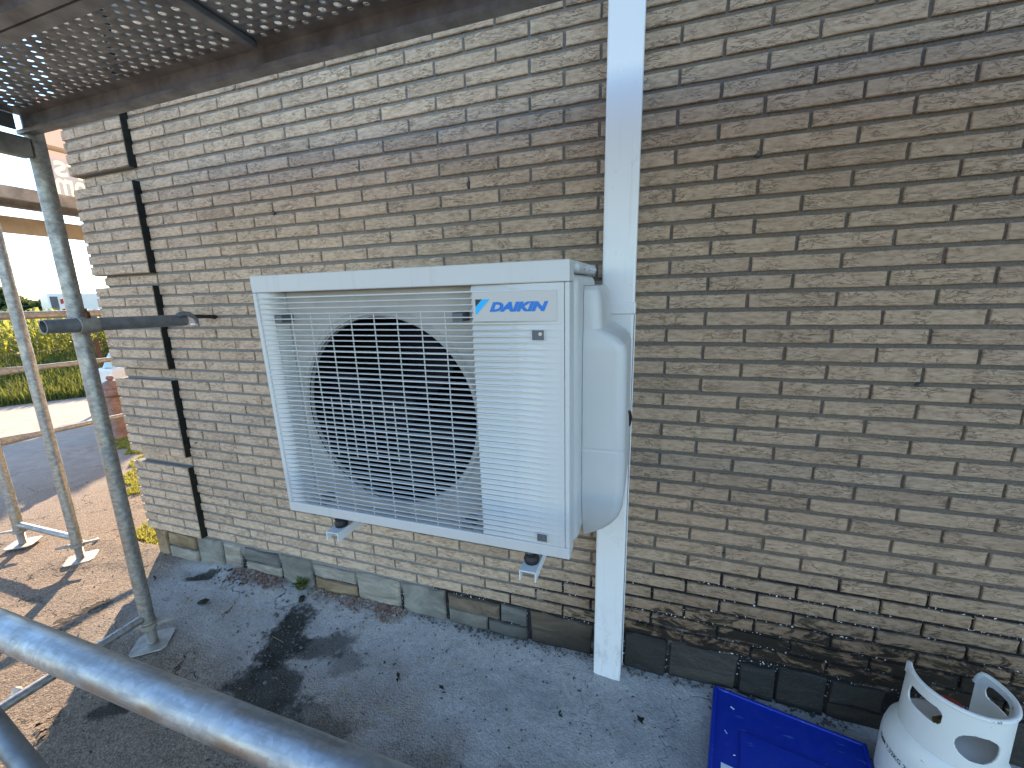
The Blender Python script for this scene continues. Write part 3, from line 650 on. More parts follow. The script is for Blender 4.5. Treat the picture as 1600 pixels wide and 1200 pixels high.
def plank(x0, x1, y0, y1, zb, axis, label, group, holes=True):
    """steel scaffold plank, long along axis, folded side channels, perforated tread"""
    def T(l, t, z): return Vector((l, t, z)) if axis == 'X' else Vector((t, l, z))
    L0, L1, T0, T1 = (x0, x1, y0, y1) if axis == 'X' else (y0, y1, x0, x1)
    root = empty('scaffold_plank', T((L0 + L1) / 2, (T0 + T1) / 2, zb), label, 'scaffold deck', group)
    zt = zb + .062; q = MB()
    for te, sg in ((T0, 1), (T1, -1)):
        for (ta, tb, za, zc) in ((te, te + sg * .003, zb, zt + .004), (te + sg * .0031, te + sg * .024, zb, zb + .003), (te + sg * .0241, te + sg * .027, zb, zb + .012)):
            a_, b_ = T(L0, ta, za), T(L1, tb, zc); q.box((min(a_.x, b_.x), min(a_.y, b_.y), za), (max(a_.x, b_.x), max(a_.y, b_.y), zc))
    q.build('side_channel', MAT['galv_dark'], root)
    px_, py_ = .042, .0185; cells = MB(); tb0, tb1 = T0 + .030, T1 - .030
    nl = int((L1 - L0 - .12) / px_); nt = int((tb1 - tb0) / py_); l0 = (L0 + L1) / 2 - nl * px_ / 2; t0 = (T0 + T1) / 2 - nt * py_ / 2
    V_, F_ = [], []
    for i in range(nl):
        for j in range(nt):
            big = (j % 3 == 0); lc = l0 + (i + .5) * px_ + (.009 if j % 2 else -.009); tc = t0 + (j + .5) * py_; rr = .0088 if big else .0066; band = (i % 24) == 23
            b_ = len(V_); ca = l0 + i * px_; cb = ca + px_; da = t0 + j * py_; db = da + py_
            if band or not holes:
                V_ += [T(ca, da, zt), T(cb, da, zt), T(cb, db, zt), T(ca, db, zt)]; F_.append((b_, b_ + 1, b_ + 2, b_ + 3)); continue
            sq = [(cb, tc), (cb, db), (lc, db), (ca, db), (ca, tc), (ca, da), (lc, da), (cb, da)]
            V_ += [T(a_, c_, zt) for a_, c_ in sq]
            hl = [(lc + rr * 1.25 * math.cos(R(45 * n_)), tc + rr * math.sin(R(45 * n_))) for n_ in range(8)]
            V_ += [T(a_, c_, zt) for a_, c_ in hl] + [T(lc + (a_ - lc) * .85, tc + (c_ - tc) * .85, zt + .0025) for a_, c_ in hl]
            for n_ in range(8):
                m2 = (n_ + 1) % 8; F_.append((b_ + n_, b_ + m2, b_ + 8 + m2, b_ + 8 + n_)); F_.append((b_ + 8 + n_, b_ + 8 + m2, b_ + 16 + m2, b_ + 16 + n_))
    o = Vector(org(root)); me = np_mesh('tread', [tuple(v - o) for v in V_], F_, MAT['galv_dark'], root)
    q = MB()
    lx0, lx1 = l0, l0 + nl * px_; tz0, tz1 = t0, t0 + nt * py_
    for (la, lb, ta, tb) in ((L0, L1, T0 + .003, tz0), (L0, L1, tz1, T1 - .003), (L0, lx0, tz0, tz1), (lx1, L1, tz0, tz1)):
        a_, b_ = T(la, ta, zt), T(lb, tb, zt); q.add([(min(a_.x, b_.x), min(a_.y, b_.y), zt), (max(a_.x, b_.x), min(a_.y, b_.y), zt), (max(a_.x, b_.x), max(a_.y, b_.y), zt), (min(a_.x, b_.x), max(a_.y, b_.y), zt)], [(0, 1, 2, 3)])
    q.build('tread_border', MAT['galv_dark'], root)
    for l in [l0 + px_ * (24 * n_ + 23.5) for n_ in range(nl // 24)]:
        q = MB(); a_, b_ = T(l - .016, T0 + .0275, zt - .016), T(l + .016, T1 - .0275, zt - .001); q.box((min(a_.x, b_.x), min(a_.y, b_.y), zt - .016), (max(a_.x, b_.x), max(a_.y, b_.y), zt - .001)); q.build('stiffener', MAT['galv_dark'], root, bevel=.003)
    for le, sg in ((L0, 1), (L1, -1)):
        q = MB(); a_, b_ = T(le + sg * .002, T0 + .0275, zb + .013), T(le + sg * .006, T1 - .0275, zt - .002); q.box((min(a_.x, b_.x), min(a_.y, b_.y), zb + .013), (max(a_.x, b_.x), max(a_.y, b_.y), zt - .002)); q.build('end_plate', MAT['galv_dark'], root)
    return root
ZB = 1.998
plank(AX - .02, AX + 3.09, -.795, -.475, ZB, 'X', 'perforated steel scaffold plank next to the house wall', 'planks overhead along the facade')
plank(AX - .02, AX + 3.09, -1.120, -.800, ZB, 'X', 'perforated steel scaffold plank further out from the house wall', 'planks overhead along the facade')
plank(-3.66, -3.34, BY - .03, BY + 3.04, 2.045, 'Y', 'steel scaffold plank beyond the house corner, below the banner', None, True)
def rail(name, p0, p1, label, mat, flat=None, cat='guardrail', group=None):
    p0, p1 = Vector(p0), Vector(p1); q = MB(); r_ = RT if flat is None else .0165
    if flat is None: q.tube(p0, p1, r_, n=40, hollow=.0035)
    else:
        d = (p1 - p0); L_ = d.length; d.normalize(); n_ = 16; vs_ = []; stn = [(0, 1), (.10, 1), (.20, .5), (.30, 0), (L_ - .30, 0), (L_ - .2, .5), (L_ - .10, 1), (L_, 1)]
        for t, fl in stn:
            for j in range(n_):
                an = 2 * math.pi * j / n_; hz, hx = r_ * (1 + .55 * fl), r_ * (1 - .72 * fl); side = d.cross(Vector((0, 0, 1))).normalized()
                vs_.append(p0 + d * t + side * (math.cos(an) * hx) + Vector((0, 0, math.sin(an) * hz)))
        q.add(vs_, [(i * n_ + j, i * n_ + (j + 1) % n_, (i + 1) * n_ + (j + 1) % n_, (i + 1) * n_ + j) for i in range(len(stn) - 1) for j in range(n_)] + [tuple(reversed(range(n_))), tuple(range((len(stn) - 1) * n_, len(stn) * n_))])
    o = q.build(name, mat, None, True); return tag(o, label, cat, group)
ny, nz = -1.115, .905
rail('scaffold_tube', (AX - .35, ny, nz), (AX + 3.4, ny, nz), 'thick shiny galvanised tube running parallel to the wall above the yard', MAT['galv_near'])
b0, b1 = onY(-40, 1100, -1.065), onY(40, 1200, -1.065); dv = (b1 - b0).normalized()
bd = Vector((b0.x, -1.062, b0.z)); 
tag(MB().tube(bd - dv * 1.1, bd + dv * 1.05, .0212, n=28, hollow=.003).build('scaffold_brace', MAT['tie_steel'], None, True), 'dark sloping scaffold brace below the thick shiny tube', 'scaffold brace')
for z0, z1, lab in ((1.402, 1.402, 'upper round side rail beyond the house corner, level with the wall tie'), (1.075, 1.06, 'middle side rail beyond the house corner, in front of the corn'), (.655, .635, 'lowest side rail beyond the house corner, with flattened bolted end')):
    rail('side_rail', (CX_ - .030, BY - .06, z0), (CX_ - .030, BY + 3.0, z1), lab, MAT['galv'], None if z0 > 1.3 else 1, 'guardrail', 'side rails beyond the house corner')
# timber toe board and banner of the side scaffold
MAT['timber'] = mat_noise('weathered_timber', (.34, .26, .16), (.50, .41, .28), 8, .8, 0, .3)
q = MB(); q.box((-3.715, BY - .06, 1.90), (-3.685, BY + 3.0, 2.0)); tag(q.build('toe_board', MAT['timber'], bevel=.003), 'tan timber toe board along the side scaffold deck under the banner', 'plank')
q = MB(); q.tube((-3.72, BY - .06, 2.475), (-3.72, BY + 3.0, 2.475), .0165, n=16); tag(q.build('banner_rail', MAT['timber'], None, True), 'tan rail that the banner hangs from, beside the house corner', 'guardrail')
k = NT('banner_fabric', .8); P = k.pos(); z = k.sep(P)[2]
c = k.mix(k.mr(z, 2.40, 2.45), (.19, .19, .215), (.30, .215, .20)); k.col(c); t = k.n('ShaderNodeBsdfTranslucent'); k.put(t.inputs[0], c)
mx = k.n('ShaderNodeMixShader'); mx.inputs[0].default_value = .8; k.t.links.new(k.b.outputs[0], mx.inputs[1]); k.t.links.new(t.outputs[0], mx.inputs[2]); k.t.links.new(mx.outputs[0], k.t.nodes['Material Output'].inputs[0]); MAT['banner'] = k.m
MAT['bannertext'] = mat_leaf('banner_print', (.50, .48, .44), (.54, .52, .48), .9)
BN0 = onX(70, 285, -3.76).y
ban = empty('banner', (-3.76, 1.5, 2.08), 'translucent grey and pink advertising banner seen from behind beside the house corner', 'banner')
BX_ = -3.76; fb = bmesh.new(); loop_ = [fb.verts.new((BX_, y, z)) for y, z in ((BN0, 2.085), (2.87, 2.085), (2.87, 2.8), (BN0, 2.8))]
for n_ in range(4): fb.edges.new((loop_[n_], loop_[(n_ + 1) % 4]))
for txt, p0, p1 in (('rs', (87, 274), (124, 259)), ('om', (91, 303), (134, 287)), ('.', (104, 323), (111, 317))):
    A_, B_ = onX(*p0, BX_), onX(*p1, BX_)
    lt = fit_text(txt, lambda u, v, w, A_=A_, B_=B_: Vector((BX_, A_.y + (1 - u) * (B_.y - A_.y), A_.z + v * (B_.z - A_.z))), 0, .012, 'lettering', MAT['bannertext'], ban)
    lb = bmesh.new(); lb.from_mesh(lt.data); bmesh.ops.remove_doubles(lb, verts=lb.verts, dist=1e-6); vm = {}
    for e in lb.edges:                                   # the sheet is cut out round each printed letter
        if e.is_boundary:
            for v in e.verts:
                if v not in vm: vm[v] = fb.verts.new(v.co + org(ban))
            fb.edges.new((vm[e.verts[0]], vm[e.verts[1]]))
    lb.free()
bmesh.ops.triangle_fill(fb, use_beauty=True, use_dissolve=False, edges=fb.edges[:], normal=(1, 0, 0))
for v in fb.verts: v.co -= org(ban)
fm = bpy.data.meshes.new('fabric'); fb.to_mesh(fm); fb.free(); link('fabric', fm, MAT['banner'], ban)
# wall tie
ty, tz = AX + .052, 1.372
tie = empty('wall_tie', (ty, -.35, tz), 'short dark tube clamped to the scaffold post and hooked to the wall', 'wall tie')
q = MB(); q.tube((ty, -.585, tz), (ty, -.135, tz), RT, n=32, hollow=.0035); q.build('tube', MAT['tie_steel'], tie, True)
q = MB(); q.tube((ty, AY - .030, tz), (ty, AY + .026, tz), RT + .006, n=28, hollow=.0055); cp = q.build('coupler', MAT['galv_dull'], tie, True, .002)
q = MB(); q.tube((AX, AY, tz - .028), (AX, AY, tz + .028), RT + .006, n=28, hollow=.0055); q.build('post_clamp', MAT['galv_dull'], cp, True, .002)
q = MB(); q.tube((ty + .01, AY - .002, tz + RT), (ty + .012, AY - .004, tz + RT + .022), .011, n=6); q.tube((ty + .012, AY - .004, tz + RT + .0222), (ty + .012, AY - .004, tz + RT + .034), .006, n=10); q.build('bolt', MAT['rust'], cp)
q = MB(); q.path([(ty + .02, -.175, tz + RT - .002), (ty + .022, -.150, tz + RT + .004), (ty + .022, -.128, tz + RT + .002), (ty + .022, -.108, tz + .012), (ty + .022, -.10, tz - .010), (ty + .020, -.102, tz - .022)], [.010, .011, .010, .008, .007, .006], 12); q.build('hook', MAT['tie_steel'], tie, True)
q = MB(); q.tube((ty - .012, -.102, tz - .021), (ty + .030, -.100, tz - .021), .0065, n=12); q.build('hook_pin', MAT['zinc'], tie, True)
pw = onY(335, 495); q = MB(); q.tube((ty + .022, -.112, tz + .015), (pw.x, .012, pw.z), .0085, n=14); q.tube(Vector((pw.x, 0, pw.z)) + Vector((0, -.004, 0)), (pw.x, .006, pw.z), .012, n=12); q.build('eye_bolt', MAT['black'], tie, True)

# ================================================================== GAS BOTTLE
gc = Vector((.87, -.197, 0)); GR = .128
bot = empty('gas_bottle', gc, 'white steel gas bottle with slotted guard collar beside the blue case', 'gas bottle')
q = MB(); q.lathe([(.0, .012), (.09, .008), (.118, .022), (GR, .05), (GR, .175), (GR - .002, .195), (.120, .222), (.108, .243), (.098, .258), (.07, .270), (.03, .276), (0, .277)], gc, 72); body = q.build('body', MAT['bottle'], bot, True)
q = MB(); q.lathe([(.100, .0005), (.104, .0005), (.106, .018), (.101, .018)], gc, 48); q.build('foot_ring', MAT['bottle'], bot, True)
CR = .094; th0, th1 = R(148), R(360 + 42); NT_, NZ = 300, 60; z0c, z1c = .252, .415
def cut_at(t, z):
    d = math.degrees(t) % 360
    if 178 < d < 226 and .338 < z < .386:
        u = (d - 202) / 24; v = (z - .362) / .024; return abs(u) ** 5 + abs(v) ** 3 < 1
    dd = d if d < 180 else d - 360
    if -8 < dd < 29: u = (dd - 10.5) / 18.5; v = (z - .374) / .019; return abs(u) ** 5 + abs(v) ** 3 < 1
    if -120 < dd < -66: u = (dd + 93) / 24.5; v = (z - .324) / .038; return u * u + v * v < 1
    return False
V_ = []; F_ = []
for i in range(NT_ + 1):
    t = th0 + (th1 - th0) * i / NT_
    for j in range(NZ + 1):
        z = z0c + (z1c - z0c) * j / NZ; e = min(i, NT_ - i) / NT_; zz = z - (max(0, .03 - e) / .03) ** 2 * .035 * (j / NZ) ; r_ = CR + .003 * (1 - j / NZ)
        V_.append((r_ * math.cos(t), r_ * math.sin(t), zz))
for i in range(NT_):
    for j in range(NZ):
        t = th0 + (th1 - th0) * (i + .5) / NT_; z = z0c + (z1c - z0c) * (j + .5) / NZ
        if not cut_at(t, z): F_.append((i * (NZ + 1) + j, (i + 1) * (NZ + 1) + j, (i + 1) * (NZ + 1) + j + 1, i * (NZ + 1) + j + 1))
co = np_mesh('guard_collar', V_, F_, MAT['bottle'], bot); co.data.polygons.foreach_set('use_smooth', [True] * len(F_))
bm_ = bmesh.new(); bm_.from_mesh(co.data); bmesh.ops.delete(bm_, geom=[v for v in bm_.verts if not v.link_faces], context='VERTS')
for _ in range(3): bmesh.ops.smooth_vert(bm_, verts=[v for v in bm_.verts if v.is_boundary], factor=.5, use_axis_x=True, use_axis_y=True, use_axis_z=True)
bm_.to_mesh(co.data); bm_.free()
sd = co.modifiers.new('s', 'SOLIDIFY'); sd.thickness = .0045; sd.offset = 1
q = MB(); q.path([gc + Vector(((CR + .002) * math.cos(t), (CR + .002) * math.sin(t), z1c - (max(0, .03 - min(i, 80 - i) / 80) / .03) ** 2 * .035)) for i, t in ((i, th0 + (th1 - th0) * i / 80) for i in range(81))], .0062, 12); q.build('rolled_rim', MAT['bottle'], co, True)
q = MB(); q.tube(gc + Vector((0, 0, .275)), gc + Vector((0, 0, .335)), .017, .014, 20); q.tube(gc + Vector((0, 0, .305)), gc + Vector((-.045, -.02, .305)), .010, n=14); va = q.build('valve', MAT['brass'], bot, True)
q = MB(); q.lathe([(0, .352), (.012, .352), (.030, .346), (.033, .341), (.030, .336), (0, .336)], gc + Vector((-.01, .0, 0)), 24); q.build('hand_wheel', MAT['redwheel'], va, True)
fit_text('TMM 7.32KG 2030', lambda u, v, w: gc + Vector(((GR + .0008) * math.cos(R(166 + u * 54)), (GR + .0008) * math.sin(R(166 + u * 54)), .168 + v * .014)), 0, .01, 'stamp', MAT['ink'], body)

# ================================================================== BLUE CASE
ang = math.atan2(-.079, .42); bl0 = onZ(1115, 1068, .045); bm = Matrix.Translation((bl0.x, bl0.y, 0)) @ Matrix.Rotation(ang, 4, 'Z')
case = empty('blue_case', (bl0.x + .2, bl0.y - .2, 0), 'deep blue flat plastic case lying on the yard against the plinth', 'case')
def bx(a, b): q = MB(); q.box(a, b, bm); return q
lid_o = bx((0, -.42, .006), (.432, 0, .036)).build('lid', MAT['blue'], case, bevel=.006, seg=3)
bx((.008, -.412, .0005), (.424, -.008, .0055)).build('base_rim', MAT['blue'], case)
for a_, b_ in (((0.002, -.418, .0362), (.012, -.002, .045)), ((.420, -.418, .0362), (.430, -.002, .045)), ((.0125, -.012, .0362), (.4195, -.002, .044)), ((.0125, -.418, .0362), (.4195, -.408, .044))): bx(a_, b_).build('raised_edge', MAT['blue'], lid_o, bevel=.003)
bx((.085, -.36, .0362), (.36, -.135, .0405)).build('raised_panel', MAT['blue'], lid_o, bevel=.002)
bx((.035, -.315, .0363), (.070, -.265, .0368)).build('label', MAT['label'], lid_o)
for (u, v, w_, h_, r_) in ((.062, -.062, .012, .004, -.4), (.045, -.16, .012, .002, -.9), (.07, -.225, .006, .002, .3)):
    q = MB(); M_ = bm @ Matrix.Translation((u, v, .0364)) @ Matrix.Rotation(r_, 4, 'Z'); q.box((-w_ / 2, -h_ / 2, 0), (w_ / 2, h_ / 2, .0012), M_); q.build('scuff', MAT['label'], lid_o)

# ================================================================== SMALL THINGS ON THE YARD
def lump(q, c, r, rs_, flat=.7, sub=1):
    b = bmesh.new(); bmesh.ops.create_icosphere(b, subdivisions=sub, radius=1)
    rot = Matrix.Rotation(rs_.uniform(0, 6.28), 3, 'Z') @ Matrix.Rotation(rs_.uniform(-.6, .6), 3, 'X'); sx, sy = rs_.uniform(.7, 1.3), rs_.uniform(.6, 1.1)
    vs_ = []
    for v in b.verts: p = v.co * rs_.uniform(.75, 1.12); p = rot @ Vector((p.x * sx, p.y * sy, p.z * flat)); vs_.append(p * r + Vector(c))
    q.add(vs_, [tuple(v.index for v in f.verts) for f in b.faces]); b.free()
k = NT('gravel_mix', .9); P = k.pos(); w = k.white(k.vmul(P, (1, 1, 1)))
k.col(k.ramp(k.voro(P, 60, 'F1', 1), [(0, (.10, .06, .045)), (.4, (.17, .10, .08)), (.75, (.22, .17, .14)), (1, (.30, .28, .26))])); MAT['gravel'] = k.m
MAT['gravel_dark'] = mat_noise('damp_chippings', (.035, .033, .03), (.12, .11, .10), 40, .9, 0, .4, world=True)
rs2 = random.Random(11)
q = MB()
for i in range(900):
    t = rs2.random(); seg = rs2.choice(((-2.02, -1.72), (-1.9, -1.66), (-1.5, -1.2), (-1.25, -.98), (-1.1, -.95)))
    x = rs2.uniform(*seg); y = -.012 - abs(rs2.gauss(0, .032)); lump(q, (x, y, yard_h(x, y) + .002 + .012 * math.exp(y * 25)), rs2.uniform(.003, .0075), rs2)
tag(q.build('gravel', MAT['gravel']), 'loose reddish brown gravel strewn along the foot of the plinth', 'gravel', None, 'stuff')
q = MB()
for i in range(260):
    x = rs2.uniform(-2.15, -1.75) if i < 120 else rs2.uniform(-1.5, .2); y = -.02 - abs(rs2.gauss(0, .05)) if i < 120 else -abs(rs2.gauss(.02, .25)) - .03
    lump(q, (x, y, yard_h(x, y)), rs2.uniform(.002, .0075) * (1 if i < 120 else .7), rs2)
for i in range(50): 
    x, y = rs2.gauss(-1.42, .10), rs2.gauss(-.25, .08)
    if y < -.05: lump(q, (x, y, yard_h(x, y)), rs2.uniform(.003, .009), rs2)
for i in range(420):
    x = rs2.uniform(-.95, .75); y = -.008 - abs(rs2.gauss(0, .018)); lump(q, (x, y, yard_h(x, y) + .001), rs2.uniform(.0018, .006), rs2)
for i in range(120):
    x, y = rs2.gauss(-1.32, .14), rs2.gauss(-.38, .13); lump(q, (x, min(y, -.05), yard_h(x, min(y, -.05))), rs2.uniform(.002, .006), rs2)
for i in range(420):
    x, y = rs2.uniform(-3.3, -1.3), rs2.uniform(-1.3, -.1); lump(q, (x, y, yard_h(x, y) - .001), rs2.uniform(.0012, .004), rs2)
tag(q.build('chippings', MAT['gravel_dark']), 'dark stone chippings and crumbs scattered over the yard', 'debris', None, 'stuff')
def chunk(name, pxy, r, mat, label, flat=.8, sub=2, seed=1, cat='stone'):
    p = onZ(*pxy); q = MB(); lump(q, (p.x, p.y, yard_h(p.x, p.y) + r * flat * .55), r, random.Random(seed), flat, sub); tag(q.build(name, mat), label, cat)
MAT['pale_stone'] = mat_noise('pale_broken_stone', (.48, .40, .33), (.66, .58, .5), 30, .85, 0, .3)
MAT['moss'] = mat_noise('dark_damp_moss', (.008, .009, .006), (.03, .03, .02), 60, .95, 0, .9, 120, .004)
chunk('stone_chunk', (27, 1082), .022, MAT['pale_stone'], 'pale broken stone chunk lying beside the thin bottom bar', .75, 1, 4)
chunk('moss_lump', (318, 943), .020, MAT['moss'], 'black clod lying on the bare cement away from the wall', .6, 2, 5, 'clod')
chunk('moss_lump', (472, 940), .020, MAT['moss'], 'black clod of earth at the foot of the small weed', .7, 2, 6, 'clod')
chunk('pebble', (432, 962), .012, MAT['gravel_dark'], 'dark pebble at the top of the black damp patch', .7, 2, 8)
chunk('pebble', (152, 847), .013, MAT['pale_stone'], 'small pebble beside the wing nut beyond the house corner', 1.1, 1, 9)
# broken edge of the cement apron at the corner
MAT['weed'] = mat_leaf('weed_leaf', (.05, .09, .02), (.12, .17, .05), .25); MAT['dry'] = mat_leaf('dry_straw', (.22, .15, .07), (.36, .27, .14), .2)
wp = onZ(472, 926); wp.y = min(wp.y, -.025); weed = empty('weed', (wp.x, wp.y, yard_h(wp.x, wp.y)), 'small green weed growing out of the gravel at the plinth', 'weed')
def blades(n_, cen, hgt, spread, rs_, wid=.006):
    V_, F_ = [], []
    for _ in range(n_):
        a_ = rs_.uniform(0, 6.28); l_ = hgt * rs_.uniform(.5, 1); lean = rs_.uniform(.15, 1.0) * spread; d = Vector((math.cos(a_), math.sin(a_), 0)); sd_ = Vector((-d.y, d.x, 0)) * wid * rs_.uniform(.6, 1.2)
        p0 = Vector(cen) + d * rs_.uniform(0, .015); p1 = p0 + d * lean * l_ * .4 + Vector((0, 0, l_ * .6)); p2 = p0 + d * lean * l_ + Vector((0, 0, l_ * rs_.uniform(.6, 1)))
        b_ = len(V_); V_ += [p0 - sd_ * .5, p0 + sd_ * .5, p1 + sd_, p1 - sd_, p2]; F_ += [(b_, b_ + 1, b_ + 2, b_ + 3), (b_ + 3, b_ + 2, b_ + 4)]
    q = MB(); q.add(V_, F_); return q
blades(60, weed.location, .075, .9, rs2, .006).build('leaves', MAT['weed'], weed); blades(16, weed.location, .09, .5, rs2, .002).build('stems', MAT['dry'], weed)
q = MB()
for i in range(46):
    x, y = (rs2.gauss(-1.98, .15), rs2.gauss(-.17, .07)) if i < 26 else (rs2.uniform(-1.9, -.5), rs2.uniform(-.6, -.08)); a_ = rs2.uniform(0, 3.14); l_ = rs2.uniform(.02, .075); z = yard_h(x, y) + .002
    y = min(y, -.03); q.tube((x - l_ / 2 * math.cos(a_), y - l_ / 2 * math.sin(a_) * .6, z), (x + l_ / 2 * math.cos(a_), y + l_ / 2 * math.sin(a_) * .6, z + rs2.uniform(0, .006)), .0009, n=5)
ql = MB()
for (lx, ly) in ((165, 1020), (178, 1103), (62, 1160), (70, 1150), (112, 1020), (60, 1135), (28, 1012), (240, 905), (560, 1175), (690, 1080), (1000, 1130), (620, 1060), (870, 1120)):
    for n_ in range(2):
        p = onZ(lx + rs2.uniform(-6, 6), ly + rs2.uniform(-6, 6)); a_ = rs2.uniform(0, 6.28); L_ = rs2.uniform(.010, .020); zz = yard_h(p.x, p.y) + .003; d = Vector((math.cos(a_), math.sin(a_), 0)); e_ = Vector((-d.y, d.x, 0)) * L_ * .4
        ql.add([p + Vector((0, 0, zz)) - d * L_, p + Vector((0, 0, zz + .004)) + e_, p + Vector((0, 0, zz + .002)) + d * L_, p + Vector((0, 0, zz + .005)) - e_], [(0, 1, 2, 3)])
tag(ql.build('dead_leaves', MAT['moss']), 'small dark dead leaves scattered over the yard', 'leaves', None, 'stuff')
tag(q.build('straw', MAT['dry']), 'dry grass stalks lying on the cement near the house corner', 'straw', None, 'stuff')

# ================================================================== BEYOND THE CORNER
def grass_field(name, pts_fn, n_, hgt, wid, mat, label, cat, zf, seed, lean=.5):
    r = np.random.default_rng(seed); XY = pts_fn(r, n_); n_ = len(XY); a_ = r.uniform(0, 6.283, n_); h = hgt * r.uniform(.45, 1.1, n_); w_ = wid * r.uniform(.6, 1.3, n_); ln = lean * r.uniform(.1, 1, n_)
    Z = zf(XY); D = np.stack([np.cos(a_), np.sin(a_)], 1); S = np.stack([-D[:, 1], D[:, 0]], 1) * w_[:, None]
    V_ = np.zeros((n_, 5, 3), np.float32)
    V_[:, 0, :2] = XY - S * .5; V_[:, 1, :2] = XY + S * .5; V_[:, 2, :2] = XY + D * (ln * h * .35)[:, None] + S * .4; V_[:, 3, :2] = XY + D * (ln * h * .35)[:, None] - S * .4; V_[:, 4, :2] = XY + D * (ln * h)[:, None]
    V_[:, :2, 2] = Z[:, None]; V_[:, 2:4, 2] = (Z + h * .6)[:, None]; V_[:, 4, 2] = Z + h
    b_ = np.arange(n_)[:, None] * 5; F_ = np.concatenate([b_ + [0, 1, 2], b_ + [0, 2, 3], b_ + [3, 2, 4]])
    return tag(np_mesh(name, V_.reshape(-1, 3), F_, mat), label, cat, None, 'stuff')
MAT['lawn'] = mat_leaf('sunlit_lawn', (.16, .18, .03), (.42, .38, .09), .45); MAT['verge'] = mat_leaf('verge_grass', (.035, .075, .015), (.10, .14, .035), .35)
MAT['corn'] = mat_leaf('corn_leaf', (.20, .25, .04), (.50, .48, .10), .6)
def lawn_pts(r, n_):
    x = r.uniform(-6.2, -2.68, n_); y0 = .02 + (-2.72 - x) * .47 + .10 * np.sin(x * 5) + .06 * np.sin(x * 17); y = y0 + r.uniform(0, 1, n_) ** 1.4 * 2.2; return np.stack([x, y], 1)
grass_field('lawn_grass', lawn_pts, 42000, .035, .007, MAT['lawn'], 'short yellow green grass beside the house corner', 'grass', lambda XY: np.full(len(XY), -.012), 5, .8)
def bank(d): return np.interp(d, [0, .8, 3.4, 4.2], [-.01, .10, .36, .38])
def verge_pts(r, n_):
    t = r.uniform(-9, 16, n_); d = r.uniform(0, 1, n_) ** 1.3 * 4.0; P2 = np.array(RP.xy)[None] + t[:, None] * np.array(RA.xy) + d[:, None] * np.array(RN.xy); return P2
dist = lambda XY: (XY - np.array(RP.xy)) @ np.array(RN.xy)
grass_field('verge_grass', verge_pts, 80000, .22, .016, MAT['verge'], 'dark green grass bank between the road and the corn', 'grass', lambda XY: bank(dist(XY)), 6, .6)
q = MB()
for i, t in enumerate((-20, 40)):
    for d in (0, .8, 3.4, 4.2, 40): q.v.append(RP + RA * t + RN * d + Vector((0, 0, float(bank(d)))))
q.f = [(j, j + 1, 6 + j, 5 + j) for j in range(4)]; tag(q.build('embankment', MAT['soil']), kind='structure')
# corn
r = np.random.default_rng(9); VV = []; FF = []; nb = 0
for i in range(2600):
    d = 3.7 + 17 * (i / 2600) ** 1.25 + r.normal(0, .05); t = r.uniform(-7, 13); base = np.array(RP.xy) + t * np.array(RA.xy) + d * np.array(RN.xy); H = r.uniform(.74, 1.0); zb_ = .36
    for l in range(9):
        an = r.uniform(0, 6.283); dd = np.array([math.cos(an), math.sin(an)]); sd_ = np.array([-dd[1], dd[0]]) * r.uniform(.02, .036); z = zb_ + H * (.12 + .85 * l / 9); L_ = r.uniform(.28, .5); up = r.uniform(.10, .28) * (1.2 if l > 5 else .8)
        p = [np.r_[base, z], np.r_[base + dd * L_ * .4, z + up], np.r_[base + dd * L_ * .8, z + up * .85], np.r_[base + dd * L_ * 1.05, z + up * .35]]
        for kk, (c_, wv) in enumerate(zip(p, (.5, 1, .8, .05))): VV += [np.r_[c_[:2] - sd_ * wv, c_[2]], np.r_[c_[:2] + sd_ * wv, c_[2]]]
        FF += [(nb, nb + 1, nb + 3, nb + 2), (nb + 2, nb + 3, nb + 5, nb + 4), (nb + 4, nb + 5, nb + 7, nb + 6)]; nb += 8
    s_ = .009; VV += [np.r_[base + [-s_, 0], zb_], np.r_[base + [s_, 0], zb_], np.r_[base + [s_ * .5, 0], zb_ + H], np.r_[base + [-s_ * .5, 0], zb_ + H]]; FF.append((nb, nb + 1, nb + 2, nb + 3)); nb += 4
tag(np_mesh('corn_field', np.array(VV), np.array(FF), MAT['corn']), 'ripening yellow green corn crop beyond the road', 'corn', None, 'stuff')
# far hedge
MAT['hedge'] = mat_leaf('hedge_leaf', (.03, .06, .02), (.09, .13, .05), .2)
r = np.random.default_rng(4); n_ = 26000; t = r.uniform(-60, 60, n_); d = 62 + r.uniform(-1.5, 1.5, n_); top = 3.0 + .7 * np.sin(t * .45) + .5 * np.sin(t * 1.3 + 1); z = r.uniform(0, 1, n_) ** .7 * top
cen = np.array(RP.xy)[None] + t[:, None] * np.array(RA.xy) + d[:, None] * np.array(RN.xy); Cc = np.c_[cen, z]; u = r.normal(0, .22, (n_, 3)); v = r.normal(0, .22, (n_, 3))
VV = np.stack([Cc - u, Cc + v, Cc + u, Cc - v], 1).reshape(-1, 3); tag(np_mesh('hedge', VV, np.arange(n_ * 4).reshape(-1, 4), MAT['hedge']), 'distant dark green hedge along the far side of the field', 'hedge', None, 'stuff')
